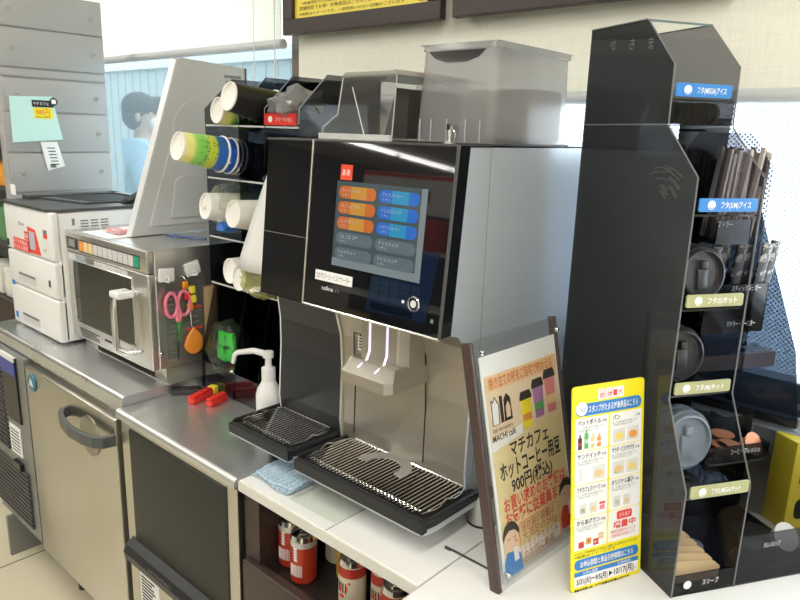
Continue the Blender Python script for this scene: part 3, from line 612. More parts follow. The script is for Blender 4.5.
cup(.043,.115,cupmat('meadow_cup','y'),'paper cup with yellow and green meadow print, bottom out, front of the middle row','cups in the middle row',base,d1,extra=emb)
ordn=['first','second','third','fourth','fifth','sixth','seventh','eighth']
for i in range(8):
    cup(.043,.115,cupmat('blue_cup','b') if i<4 else navy,'%s paper cup, %s behind the yellow-green cup in the middle row'%('blue and white' if i<4 else 'dark navy',ordn[i]),'cups in the middle row',base-d1*(.024+.0125*i),d1,rimm=cupw if i<3 else navy)
d2=Vector((-.08,-1,.19)).normalized(); base=Vector((-1.352,.93,1.547))
def marks(t,r,L):
    m=LB(t,wprint); m.X=frame(t)@Matrix.Rotation(R(-62),4,'Z')
    for k in (-1,0,1): m.box(-.004+k*.011,.004+k*.011,-r*.84,-r*.80,-.020,-.012)
    m.use(mgrey)
    for k in range(9): m.box(-.012,.014+.003*(k%3),-r*.905-.0008*k,-r*.86,-.050-k*.006,-.047-k*.006)
    m.build('print',t)
cup(.042,.12,blkcup,'black paper cup with a white bottom sticking out of the top row','cups in the top row',base,d2,extra=marks)
for i in range(6):
    cup(.042,.12,blkcup,'black paper cup, %s in line behind the front one in the top row'%ordn[i],'cups in the top row',base-d2*(.014+.011*i),d2,rimm=cupw if i in(0,1,3) else greyw)
d3=Vector((-.08,-1,.12)).normalized()
cup(.040,.11,cupmat('meadow_cup','y'),'small yellow-green paper cup under the black cup in the top row','cups in the top row',(-1.455,.968,1.518),d3)
cup(.042,.11,whcup,'plain cream cup inside the clear plastic bag in the third row','cups in the third row',(-1.470,.936,1.291),(-.12,-1,.12))
cup(.042,.11,whcup,'plain white cup beside the bagged cup in the third row','cups in the third row',(-1.352,.933,1.284),(-.08,-1,.12))
cup(.041,.11,whcup,'white cup at the left of the fourth row','cups in the fourth row',(-1.424,.969,1.133),(-.08,-1,.08))
cup(.041,.11,whcup,'white cup half hidden by the yellow plastic bag in the fourth row','cups in the fourth row',(-1.366,.955,1.126),(-.08,-1,.08))
# crumpled bags
def bag(name,label,c,rx,ry,rz,m_,seed,amp=.25,n=3,flat=True):
    random.seed(seed); t=bmesh.new(); bmesh.ops.create_icosphere(t,subdivisions=n,radius=1)
    from mathutils import noise
    for v in t.verts:
        p=v.co.copy(); q=1+amp*noise.noise(p*2.3+Vector((seed,0,0)))+amp*.6*noise.noise(p*6+Vector((0,seed,0)))
        v.co=Vector((p.x*rx*q,p.y*ry*q,p.z*rz*q))+Vector(c)
    m=MB(m_); m.join(t,not flat); return m.build(name,loc=(c[0],c[1],c[2]-rz),label=label,cat='plastic bag')
bagc=clear('bag_clear',(.86,.90,.80),.14,.12,.20,(.62,.70,.50)); bagy=clear('bag_yellow',(.75,.76,.35),.10,.15,.45,(.80,.80,.42)); bagg=clear('bag_green_clear',(.70,.85,.70),.06,.08,.08,(.5,.7,.5))
bag('plastic_bag','clear crinkled plastic bag around the cream cup in the third row',(-1.462,1.035,1.285),.062,.090,.062,bagc,3,.35)
bag('plastic_bag','yellow plastic bag stuffed in the fourth row beside the machine',(-1.285,.985,1.128),.072,.06,.040,bagy,5,.45)
bag('plastic_bag','grey and white crumpled plastic bag at the right of the top row',(-1.24,1.035,1.528),.052,.06,.040,clear('bag_grey',(.35,.35,.37),.15,.15,.6,(.62,.63,.66)),9,.6)
bag('plastic_bag','clear bag of bright green packets in the lowest bin of the rack',(-1.468,.990,.915),.066,.050,.075,bagg,11,.25)
gp=mat('bright_green',(.03,.60,.06),.35)
for i,(dx,dz,rr) in enumerate([(-.018,-.022,8),(.012,-.018,-6),(-.012,.012,4),(.016,.014,-9)]):
    m=MB(gp); m.X=Matrix.Translation((-1.47+dx,.985,.925+dz))@Matrix.Rotation(R(rr),4,'Y'); m.box(-.019,.019,-.006,.006,-.022,.022,.003)
    m.build('green_packet',loc=(-1.47+dx,.985,.925+dz),label='bright green packet at the %s of the clear bag in the lowest bin'%['lower left','lower right','upper left','upper right'][i],cat='packet',group='green packets in the clear bag')
bag('blue_packet','blue packet inside the clear bag in the third row, below the cups',(-1.435,.975,1.24),.022,.03,.014,mat('blue_foil',(.03,.15,.5),.3),4,.3)
# white curved cover leaning beside the machine
m=MB(white)
n=9; vs=[];fs=[]
for j in range(n):
    u=j/(n-1); z=1.158+u*.275; xl=-1.335+.115*u-.015*u*(1-u); xr=-1.185+.02*u
    for k in range(5):
        v=k/4; vs.append((xl+(xr-xl)*v,.93+.012*v+.03*u-.010*math.sin(PI*v),z-.0*v))
for j in range(n-1):
    for k in range(4): a=j*5+k; fs.append((a,a+1,a+6,a+5))
m._add(vs,fs,True)
m.build('curved_cover',loc=(-1.29,.95,1.165),label='tall white curved plastic cover leaning between the cup rack and the coffee machine',cat='plastic cover',solid=.004)
# sanitiser bottle
bx_,by_=-1.212,.922
t=thing('pump_bottle','white pump bottle with a long spout beside the small drip tray','bottle',(bx_,by_,.8))
MB(white).lathe([(.0,.0),(.027,.0),(.030,.006),(.030,.080),(.026,.095),(.017,.110),(.015,.117),(.015,.124)],28,(bx_,by_,.8005)).build('body',t)
MB(white).lathe([(.016,.117),(.016,.145),(.008,.148),(.007,.168),(.012,.170),(.012,.184),(0,.185)],20,(bx_,by_,.8)).build('cap',t)
MB(white).tube([(bx_,by_,.977),(bx_-.05,by_-.004,.975),(bx_-.108,by_-.008,.958),(bx_-.118,by_-.009,.950),(bx_-.125,by_-.010,.928)],[.008,.007,.006,.006,.005],10).build('spout',t)
# lighters on the ice maker
def clip(name,label,a,b_,w,m_,tip=None,h=.014):
    a=Vector((*a,.8));b_=Vector((*b_,.8)); d=b_-a; L=d.length; t=thing(name,label,'tongs',tuple(a),math.atan2(d.y,d.x))
    LB(t,m_).box(0,L,-w/2,w/2,.0005,h,.003).build('arm',t)
    LB(t,m_).box(0,L*.95,-w/2+.002,w/2-.002,h+.001,h+.005,.001).build('upper_arm',t)
    if tip: LB(t,tip).box(L-.004,L+.018,-w/2-.001,w/2+.001,.0005,h+.005,.003).build('end_cap',t)
clip('clip','red bag clip with a yellow end lying on the ice maker top',(-1.452,.862),(-1.478,.938),.020,red,MATS['charm_yellow'],.016)
clip('clip','short red bag clip lying to the right of the long red one',(-1.408,.885),(-1.425,.945),.020,red,None,.016)
clip('clip','black bag clip lying behind the red ones near the rack',(-1.545,.865),(-1.500,.925),.016,black)

# ============================================================ COFFEE MACHINE
cm=thing('coffee_machine','large black fronted coffee machine with milk unit on the left and two drip trays','coffee machine',(-.87,1.05,.80))
XR=-.635; XL=-.955; XM=-1.100; TOP=1.462
side=[(.912,.845),(.905,.90),(.909,1.02),(.905,1.085),(.892,1.130),(.866,1.158),(.835,1.168),(.850,TOP),(1.25,TOP),(1.25,.845)]
lower=[(p if p[1]<1.2 else p) for p in side]
MB(beige).prism([(.915,.845),(.909,.90),(.912,1.02),(.908,1.085),(.896,1.130),(.870,1.158),(.850,1.166),(.86,TOP-.004),(1.245,TOP-.004),(1.245,.845)],'x',XL+.004,XR-.004).build('body',cm)
MB(silver).prism(side,'x',XR-.004,XR).build('side_panel',cm)
m=MB(mgrey).box(XR,XR+.0006,.926,.927,.90,TOP-.004); m.build('side_seam',cm)
MB(mat('bright_trim',(.6,.58,.54),.3,.6)).prism(side,'x',XL-.002,XL+.004).build('side_trim',cm)
pfm=[(1.245,.845,-1.165),(.920,.845,-1.165),(.912,.900,-1.162),(.914,1.02,-1.157),(.910,1.08,-1.153),(.896,1.128,-1.143),(.872,1.156,-1.120),(.855,1.164,-1.098),(.864,TOP-.012,-1.090),(1.245,TOP-.012,-1.090)]
def flank(m,dx0,m1):
    n=len(pfm); vs=[(x+dx0,y,z) for y,z,x in pfm]+[((x+dx0+.004) if m1 else XL-.002,y,z) for y,z,x in pfm]
    m._add(vs,[tuple(range(n)),tuple(range(2*n-1,n-1,-1))]+[(i,(i+1)%n,n+(i+1)%n,n+i) for i in range(n)]); return m
flank(MB(charcoal),.004,False).build('milk_unit_body',cm)
flank(MB(white),.0,True).build('milk_unit_side',cm)
MB(charcoal).box(XM+.01,XR,.86,1.25,TOP-.002,TOP+.001).build('top_plate',cm)
# main display (tilted plane): y at height z
def yz(z): return .810+(z-1.170)*(.027/.292)
def plate(x0,x1,z0,z1,off,th,m_,name,par,dy=0):
    return MB(m_).prism([(yz(z0)+off+dy,z0),(yz(z1)+off+dy,z1),(yz(z1)+off+th+dy,z1),(yz(z0)+off+th+dy,z0)],'x',x0,x1).build(name,par)
disp=plate(XL-.001,XR+.003,1.167,1.463,.0,.03,gloss,'display_front',cm)
plate(XM+.010,XL-.003,1.163,1.459,.003,.03,gloss,'milk_unit_front',cm)
trimm=mat('silver_trim',(.55,.53,.50),.25,.9)
m=MB(trimm)
def P(x,z,o=0): return (x,yz(z)+o,z)
m.tube([P(XL-.002,1.463,-.0008),P(XL-.002,1.168,-.0008)],.0022,6); m.tube([P(XL-.002,1.1665,-.001),P(XR+.003,1.1665,-.001)],.0022,6)
m.build('display_trim',cm)
m=MB(dgrey).tube([P(XM+.010,1.4605,0),P(XR+.003,1.4625,0)],.002,6); m.tube([P(XR+.003,1.463,0),P(XR+.003,1.168,0)],.0028,6); m.tube([P(XM+.012,1.285,.0025),P(XL-.004,1.285,.0025)],.0012,6); m.build('display_seams',cm)
# drawing frame on the display: local xz plane -> tilted plane
TILT=math.atan2(.027,.292)
D=Matrix.Translation((0,.810,1.170))@Matrix.Rotation(-TILT,4,'X')@Matrix.Translation((0,0,-1.170))
def em(name,c,s=1): return mat(name,tuple(v*.2 for v in c),.05,spec=.3,emit=c,es=s)
bgE=em('screen_haze',(.055,.075,.08),1); btnO=em('screen_orange',(.45,.12,.03)); btnO2=em('screen_amber',(.45,.22,.04)); btnB=em('screen_blue',(.03,.12,.42)); btnB2=em('screen_cyan',(.03,.22,.38)); btnG=em('screen_grey',(.09,.12,.14)); txE=em('screen_text',(.35,.40,.42)); botE=em('screen_navy',(.006,.012,.028)); gridE=em('screen_black',(.003,.005,.01))
m=MB(bgE); m.X=D; m.box(-.887,-.682,-.0006,.0004,1.248,1.396); m.use(em('screen_edge',(.16,.19,.20))).box(-.694,-.682,-.0009,0,1.248,1.396).box(-.887,-.694,-.0009,0,1.248,1.262)
for r_ in range(5):
    z1=1.388-r_*.0265; z0=z1-.021
    for c in range(2):
        xa=-.880 if c==0 else -.785; xb=xa+(.088 if c==0 else .088)
        if r_<3:
            a,b_=((btnO,btnO2) if c==0 else (btnB,btnB2))
            m.use(a).rrect(xa,xb,z0,z1,.0095,-.0014,-.0006); m.use(b_).box(xa+.030,xb-.022,-.0018,-.0013,z0,z1)
        else: m.use(btnG).rrect(xa,xb,z0,z1,.0095,-.0014,-.0006)
        m.use(txE).text(['ホットコーヒー','カフェラテ','カプチーノ','ココア','ミルクティー'][r_] if c==0 else ['アイスコーヒー','アイスカフェラテ','メガアイスコーヒー','アイスミルク','アイスココア'][r_],xa+.008,z0+.011,.0055,-.002,w=.045).text('S  M  L',xa+.010,z0+.004,.0045,-.002)
m.use(botE).prism([(-.797,1.183),(-.663,1.187),(-.646,1.300),(-.683,1.300),(-.683,1.2475),(-.786,1.2475)],'y',-.0005,.0004)
m.use(em('screen_navy_light',(.012,.02,.034)))
for i in range(5):
    for k in range(3): m.box(-.788+i*.0225,-.7685+i*.0225,-.0009,-.0004,1.207+k*.0125,1.2175+k*.0125)
m.use(gridE).box(-.785,-.690,-.0009,-.0004,1.188,1.201)
m.build('touchscreen',disp)
m=MB(chrome); m.X=D; m.tube([(-.690+.0115*math.cos(a),-.001,1.213+.0115*math.sin(a)) for a in [2*PI*k/28 for k in range(28)]],.0017,6,True); m.use(greyw).lathe([(.006,0),(.006,.001),(0,.001)],20,(-.690,-.0006,1.213),(0,-1,0)); m.use(em('white_dot',(1,1,1))).lathe([(.0025,0),(.0025,.001),(0,.001)],14,(-.712,-.0006,1.213),(0,-1,0)); m.build('round_button',disp)
m=MB(mat('red_badge',(.75,.06,.02),.4)); m.X=D; m.box(-.880,-.852,-.001,0,1.398,1.424); m.use(wprint).text('ああ',-.866,1.406,.010,-.0014,w=.019,align='CENTER'); m.build('red_badge',disp)
m=MB(paper); m.X=D; m.box(-.927,-.832,-.001,0,1.216,1.234); m.use(blk).text('ただ今コーヒーミルククーラー',-.9235,1.2205,.0095,-.0014,w=.088); m.build('white_sticker',disp)
m=MB(wprint); m.X=D; m.text('cafina',-.908,1.200,.0085,-.0008,w=.030).use(mgrey).text('XT6',-.874,1.200,.007,-.0008,w=.012); m.build('lettering',disp)
m=MB(mgrey); m.X=D; m.box(-.652,-.647,-.001,0,1.19,1.196); m.build('indicator',disp)
# beige front: service door outline, label
m=MB(blk)
yb=.9075
for a,b_ in (((-.917,1.098),(-.917,.885)),((-.917,1.098),(-.735,1.098)),((-.735,1.098),(-.735,.885))): m.tube([(a[0],.909 if a[1]<1 else .905,a[1]),(a[0]*.5+b_[0]*.5,.9105,(a[1]+b_[1])/2) if a[1]!=b_[1] else ((a[0]+b_[0])/2,.905,a[1]),(b_[0],.909 if b_[1]<1 else .905,b_[1])],.0012,5)
m.build('service_door_seam',cm)
m=MB(paper).box(-.905,-.878,.905,.909,1.065,1.100); m.use(blk)
for i in range(5): m.box(-.902,-.886+(i%2)*.004,.9045,.9052,1.07+i*.006,1.073+i*.006)
m.build('rating_label',cm)
# spout
sp=MB(beige).prism([(-.848,.915),(-.848,.862),(-.836,.842),(-.748,.842),(-.736,.862),(-.736,.915)],'z',1.075,1.19).build('spout',cm,bevel=.004)
m=MB(beige); pr=[(-.850,.915),(-.850,.815),(-.842,.800),(-.738,.800),(-.730,.815),(-.730,.915)]
vs=[(x,y+.028 if y<.84 else y,1.090) for x,y in pr]; vs=[(x*1.0,y,z) for x,y,z in vs]
lo=[(x,y,1.046) for x,y in pr]; mid=[(x,y,1.066) for x,y in pr]
up_=[(max(-.846,min(-.738,x)),max(y,.828),1.084) for x,y in pr]
n=6; m._add(lo+mid+up_,[tuple(range(n-1,-1,-1))]+[(i,(i+1)%n,n+(i+1)%n,n+i) for i in range(n)]+[(n+i,n+(i+1)%n,2*n+(i+1)%n,2*n+i) for i in range(n)]+[tuple(range(2*n,3*n))])
m.build('spout_base',cm,bevel=.002)
lav=mat('lavender_light',(.9,.85,1),.3,emit=(.75,.66,.95),es=.75)
m=MB(lav)
for x in (-.812,-.770): m.tube([(x,.8415,1.165),(x,.8410,1.10),(x,.834,1.084),(x-.001,.812,1.074)],.0022,6)
m.build('light_strip',sp)
m=MB(blackm).cyl((-.79,.86,1.045),(-.79,.86,1.053),.012).cyl((-.755,.87,1.045),(-.755,.87,1.053),.008); m.build('nozzle',cm)
# drip trays
def tray(x0,x1,y0,y1,z0,z1,nb,name):
    c=.028
    out=[(x0+c,y1),(x0,y1-c),(x0,y0+.02),(x0+.01,y0+.004),(x0+.02,y0),(x1-.014,y0),(x1-.004,y0+.006),(x1,y0+.03),(x1,y1)]
    tr=MB(silver).prism([(x0+.004 if x<x0+.05 else x-.002,y+.003) for x,y in out],'z',z0,z1-.016).build(name,cm,bevel=.003)
    m=MB(charcoal); zt=z1-.006
    m.prism(out,'z',z1-.020,zt-.006)
    # rim
    rim=[(x0+.004,y1-.004),(x0+.004,y0+.02),(x0+.014,y0+.006),(x1-.012,y0+.006),(x1-.004,y0+.02),(x1-.004,y1-.004)]
    m.tube([(x,y,zt-.003) for x,y in rim],.0055,8); m.box(x0+.01,x1-.004,y0-.001,y0+.012,z0+.008,zt)
    m.build('tray_rim',tr)
    m=MB(blackm).box(x0+.012,x1-.012,y0+.014,y1-.006,zt-.006,zt-.0045); m.build('tray_well',tr)
    m=MB(chrome)
    for i in range(nb):
        x=x0+.022+(x1-x0-.044)*i/(nb-1); e=max(0,.02-min(x-x0-.02,x1-x-.02)*1.2)
        m.tube([(x,y0+.014+e,zt+.001),(x,y1-.012-e*1.2,zt+.001)],.0020,6)
    wv=[(x0+.016,y0+.03+.0*k,zt+.001) for k in range(1)]
    for xx in (x0+.016,x1-.016):
        m.tube([(xx+.008*math.copysign(1,(x0+x1)/2-xx),y0+.02,zt+.001),(xx,y0+.045,zt+.001),(xx,(y0+y1)/2-.02,zt+.001),(xx-.003,(y0+y1)/2,zt+.007),(xx,(y0+y1)/2+.02,zt+.001),(xx,y1-.04,zt+.001),(xx+.010*math.copysign(1,(x0+x1)/2-xx),y1-.016,zt+.001)],.0020,6)
    m.tube([(x0+.03,y1-.014,zt+.001),(x1-.03,y1-.014,zt+.001)],.002,6); m.tube([(x0+.03,y0+.03,zt-.001),(x1-.03,y0+.03,zt-.001)],.0018,6)
    m.build('grate',tr); return tr
tr=tray(-.945,-.612,.768,.925,.842,.876,34,'drip_tray')
tray(-1.172,-.962,.778,.925,.842,.876,20,'milk_drip_tray')
m=MB(mat('matt_metal_ring',(.42,.42,.40),.4,.7)); N=20; vs=[]; c0=(-.792,.862)
for k in range(N+1):
    a=R(-12+204*k/N)
    for rr in (.034,.056):
        for z in (.8725,.8748): vs.append((c0[0]+rr*math.cos(a),c0[1]+rr*math.sin(a)*.95,z))
fs=[]
for k in range(N):
    a=4*k;b_=4*(k+1); fs+=[(a,a+2,b_+2,b_),(a+1,b_+1,b_+3,a+3),(a,b_,b_+1,a+1),(a+2,a+3,b_+3,b_+2)]
fs+=[(0,1,3,2),(4*N,4*N+2,4*N+3,4*N+1)]
m._add(vs,fs); m.build('cup_position_ring',tr)
for x,y in ((-1.12,.96),(-.66,.96),(-1.12,1.20),(-.66,1.20),(-1.06,.82),(-.70,.84),(-.90,.84)): MB(black).cyl((x,y,.8005),(x,y,.846),.014).build('foot',cm)

# ============================================================ HOPPERS
t=thing('bean_hopper','large frosted grey lidded hopper on the right of the machine top','hopper',(-.745,1.08,TOP))
def taper(m,x0,x1,y0,y1,z0,z1,k=.008,r=.018):
    def ring(a,b_,c,d,z):
        pts=[]
        for cx,cy,a0 in ((b_-r,d-r,0),(a+r,d-r,90),(a+r,c+r,180),(b_-r,c+r,270)):
            for q in range(5): an=R(a0+22.5*q); pts.append((cx+r*math.cos(an),cy+r*math.sin(an),z))
        return pts
    A=ring(x0,x1,y0,y1,z0); B=ring(x0+k,x1-k*.3,y0+k,y1-k,z1); n=len(A)
    m._add(A+B,[(i,(i+1)%n,n+(i+1)%n,n+i) for i in range(n)],True); return ring
hz=1.618
m=MB(hop); taper(m,-.832,-.662,.962,1.222,TOP+.003,hz); m.build('container',t)
m=MB(hop); taper(m,-.826,-.660,.966,1.218,hz,hz+.010,.002); 
ring=[( -.824,.968),(-.662,.968),(-.662,1.216),(-.824,1.216)]
m.prism(ring,'z',hz+.008,hz+.010); m.build('lid',t)
MB(clear('dark_gap',(.12,.12,.12),.05,.1)).prism([(-.805,hz-.002),(-.685,hz-.002),(-.70,hz-.014),(-.725,hz-.021),(-.765,hz-.021),(-.79,hz-.014)],'y',.9665,.9685).build('grip_cutout',t)
for x in (-.815,-.79,-.755,-.715,-.685): MB(mat('frost_rib',(.45,.45,.47),.4)).box(x-.0007,x+.0007,.9605,.9622,TOP+.004,TOP+.042).build('rib',t)
m=MB(chrome).cyl((-.743,.955,TOP+.006),(-.743,.955,TOP+.03),.004).lathe([(.012,0),(.009,.004),(.004,.005)],16,(-.743,.955,TOP+.001)); m.tube([(-.743,.952,TOP+.03),(-.735,.95,TOP+.028),(-.728,.952,TOP+.018),(-.730,.953,TOP+.006)],.001,6); m.use(blk).box(-.746,-.740,.949,.953,TOP+.024,TOP+.034,.001); m.build('lock',t)
MB(dgrey).box(-.78,-.655,1.0,1.21,TOP+.001,TOP+.004).build('base_plate',t)
m=MB(mat('powder',(.45,.43,.40),.9)).box(-.82,-.672,1.10,1.21,TOP+.005,TOP+.10,.01); m.build('inner_chute',t)
t=thing('bean_hopper','smaller clear bean hopper with a stepped side on the left of the machine top','hopper',(-.93,1.0,TOP))
m=MB(hopc); y0,y1=.945,1.16
pf=[(-1.055,TOP+.002),(-.867,TOP+.002),(-.857,1.578),(-.995,1.578),(-1.010,1.510),(-1.052,1.485)]
m.prism(pf,'y',y0,y0+.002); m._add([(p[0],y,p[1]) for p in pf for y in (y0,y1)],[(2*i,2*i+1,(2*((i+1)%6))+1,2*((i+1)%6)) for i in (0,1,3,4,5)]); m.prism(pf,'y',y1-.002,y1); m.build('container',t)
m=MB(mat('smoky_lid',(.30,.30,.26),.25)); m.prism([(-1.0,1.578),(-.853,1.578),(-.860,1.588),(-.985,1.588)],'y',y0-.004,y1+.002); m.build('lid',t,bevel=.002)
MB(hopc).prism([(-.985,1.576),(-.885,1.576),(-.90,1.558),(-.92,1.552),(-.95,1.552),(-.97,1.560)],'y',y0-.003,y0-.0005).build('grip_cutout',t)
m=MB(mat('pale_edge_highlight',(.62,.62,.60),.3)); m.tube([(p[0],y0-.001,p[1]) for p in pf],.0014,6,True); m.tube([(-.97,y0-.001,1.56),(-.935,y0-.001,TOP+.004)],.001,6); m.box(-1.058,-.866,y0-.008,y0,TOP+.001,TOP+.012); m.build('edge_highlights',t)  # pale outline tubes imitate light caught on the clear container's edges
MB(mat('coffee_beans',(.035,.022,.015),.5,bump=1,bscale=120)).prism([(-.93,TOP+.006),(-.872,TOP+.006),(-.868,1.555),(-.90,1.560)],'y',y0+.045,y1-.006).build('coffee_beans',t)
m=MB(mat('grey_coil',(.25,.25,.25),.5))
for k in range(7): m.tube([(-.80+.004*k,1.20-.0*k,TOP+.001),(-.78+.002*k,1.21,TOP+.003)],.002,5)
m.free if False else None
m.build('small_clamp',cm)

# ============================================================ ON THE WHITE SHELF
cl=bpy.data.materials.new('blue_check_cloth'); cl.use_nodes=True; nt=cl.node_tree; b=nt.nodes['Principled BSDF']; b.inputs['Roughness'].default_value=.8
tc=nt.nodes.new('ShaderNodeTexCoord'); wv=nt.nodes.new('ShaderNodeTexWave'); wv.inputs['Scale'].default_value=24; wv.inputs['Distortion'].default_value=9; wv.inputs['Detail Scale'].default_value=22; wv.inputs['Detail'].default_value=1
cr=nt.nodes.new('ShaderNodeValToRGB'); cr.color_ramp.elements[0].color=(.14,.30,.48,1); cr.color_ramp.elements[1].color=(.62,.70,.74,1); cr.color_ramp.elements[0].position=.46; cr.color_ramp.elements[1].position=.50
nt.links.new(tc.outputs['Object'],wv.inputs[0]); nt.links.new(wv.outputs[0],cr.inputs[0]); nt.links.new(cr.outputs[0],b.inputs['Base Color'])
m=MB(cl); nx,ny=22,20; vs=[];fs=[]
from mathutils import noise
for lay in range(3):
    o_=len(vs); vs=[];fs=[]
    for i in range(nx+1):
        for j in range(ny+1):
            u,v=i/nx,j/ny; x=-1.046+.112*u+.004*lay+.004*math.sin(v*5+lay); y=.748+.10*v+.004*math.sin(u*6+lay)
            vs.append((x,y,.802+.0045*lay+.0022*(1+noise.noise(Vector((x*40,y*40,lay))))))
    for i in range(nx):
        for j in range(ny): a=i*(ny+1)+j; fs.append((a,a+1,a+ny+2,a+ny+1))
    m._add(vs,fs,True)
m.build('cloth',loc=(-.99,.8,.801),label='folded blue and white patterned dish cloth on the white shelf beneath the drip trays',cat='cloth',solid=.003)
m=MB(clear('green_sheet',(.93,.96,.92),.03,.12,.10,(.75,.82,.72))).prism([(-.925,.745),(-.80,.748),(-.785,.90),(-.915,.90)],'z',.8002,.8012); m.build('plastic_sheet',loc=(-.86,.82,.8002),label='thin greenish clear plastic sheet lying on the white shelf right of the cloth',cat='plastic sheet')
MB(mgrey).box(-.797,-.7955,.722,1.2,.7995,.8004).build('trim_1',kind='structure')
t=thing('steel_cup','small brushed steel cup with black base behind the right end of the drip tray','cup',(-.618,.935,.8))
MB(steel).lathe([(.0255,.004),(.0265,.06),(.0255,.060),(.0245,.006),(0,.006)],28,(-.618,.940,.8)).build('body',t)
MB(black).lathe([(0,.0),(.0265,.0),(.0265,.004),(0,.004)],28,(-.618,.940,.8003)).build('base_ring',t)
t=thing('metal_rod','thin dark metal rod lying across the shelf and table joint','rod',(-.56,.829,.8))
MB(dgrey).box(-.613,-.512,.826,.829,.8005,.805).build('rod',t); MB(chrome).box(-.6,-.512,.8255,.8260,.8005,.803).build('strip',t)
# cans
def can(x,y,z,r,h,body,label,group,kind,rz=0):
    t=thing('coffee_can',label,'can',(x,y,z),rz,group)
    LB(t,body).lathe([(0,.0005),(r*.85,.0005),(r*.98,.005),(r,.01),(r,h-.010)],32).build('body',t)
    LB(t,chrome).lathe([(r,h-.010),(r*.93,h-.001),(r*.92,h),(r*.88,h),(r*.87,h-.004),(0,h-.004)],32).build('lid',t)
    m=LB(t,chrome); m.tube([(.008*math.cos(a),.004+.011*math.sin(a),h-.002) for a in [2*PI*k/16 for k in range(16)]],.0012,6,True); m.box(-.003,.003,-.012,-.004,h-.0035,h-.0015); m.build('pull_tab',t)
    if kind=='red':
        LB(t,mat('silver_band',(.62,.62,.62),.35,.5)).lathe([(r+.0003,h-.022),(r+.0003,h-.010)],32).build('silver_band',t)
        m=LB(t,wprint)
        for k in range(9): 
            a=R(-105+k*7); m.box(r*math.cos(a)-.0006,r*math.cos(a)+.0006,r*math.sin(a)-.0012,r*math.sin(a)+.0002,.02,.045)
        for k in range(5): a=R(-75); m.box(r*math.cos(a)-.004,r*math.cos(a)+.004,r*math.sin(a)-.0025,r*math.sin(a),.055+k*.006,.058+k*.006)
        m.build('label_print',t)
    if kind=='cream':
        LB(t,mat('can_red',(.50,.03,.02),.35)).lathe([(r+.0003,h-.032),(r+.0003,h-.012)],32).build('red_band',t)
        m=LB(t,redt)
        for k,(a,z0,z1,w_) in enumerate([(-95,.05,.054,.004),(-100,.042,.046,.007),(-92,.030,.036,.009),(-70,.045,.055,.004),(-60,.06,.064,.006)]):
            a=R(a); m.box(r*math.cos(a)-w_/2,r*math.cos(a)+w_/2,r*math.sin(a)-.0012,r*math.sin(a)+.0008,z0,z1)
        m.use(blk)
        for k in range(4): a=R(-110+k*12); m.box(r*math.cos(a)-.001,r*math.cos(a)+.001,r*math.sin(a)-.001,r*math.sin(a)+.0008,.04,.06)
        m.build('label_print',t)
    if kind=='beige':
        m=LB(t,blk)
        for k in range(5): a=R(-95+k*14); m.box(r*math.cos(a)-.003,r*math.cos(a)+.003,r*math.sin(a)-.0012,r*math.sin(a)+.0008,.045,.050)
        m.build('label_print',t)
canred=mat('can_body_red',(.50,.045,.02),.3,.2); cancream=mat('can_body_cream',(.72,.64,.48),.4); canyel=mat('can_body_yellow',(.72,.50,.08),.4)
can(-.985,.800,.609,.0265,.104,canred,'red coffee can at the far left of the open shelf, behind its twin','red cans','red')
can(-.925,.782,.609,.0265,.104,canred,'red can with a silver band, second from the left on the open shelf','red cans','red')
can(-.925,.875,.609,.0265,.104,cancream,'beige coffee can with dark print behind the front red can','cream cans','beige')
can(-.865,.850,.609,.0265,.104,canyel,'mustard yellow can tucked behind the tallest cream can','yellow can','plain')
can(-.800,.795,.609,.0265,.104,cancream,'cream can with a red band, leftmost of the three at the right of the shelf','cream cans with red bands','cream')
can(-.740,.820,.609,.0265,.104,cancream,'cream can with a red band, middle of the three at the right of the shelf','cream cans with red bands','cream')
can(-.688,.792,.609,.0265,.104,cancream,'cream can with a red band, rightmost of the three at the right of the shelf','cream cans with red bands','cream')

# ============================================================ COFFEE BEAN NOTICE STAND
A=R(86.4); LEAN=R(12.6)
t=thing('notice_stand','brown framed clear stand holding an orange coffee bean notice, leaning back','notice stand',(-.480,.792,.8005),A,rx=-LEAN)
WD,HT=.226,.388
MB_=LB(t,mat('brown_post_wood',(.060,.036,.030),.4,noise=.25,nscale=8,stretch=(1,1,12))); MB_.box(-.003,.006,-.002,.016,0,HT,.0015); MB_.build('left_post',t)
LB(t,MATS['brown_post_wood']).box(WD-.002,WD+.003,.000,.014,0,HT+.004,.001).build('right_post',t)
LB(t,acryl).box(.008,WD,-.004,-.0015,.012,HT+.004).build('clear_front',t)
LB(t,acryl).box(.012,WD-.004,.012,.014,.012,HT).build('clear_back',t)
for x in (.020,WD-.006):
    for z in (HT-.018,.022): LB(t,chrome).lathe([(.0042,0),(.0042,.003),(.003,.0045),(0,.0045)],14,(x,-.004,z),(0,-1,0)).build('screw',t)
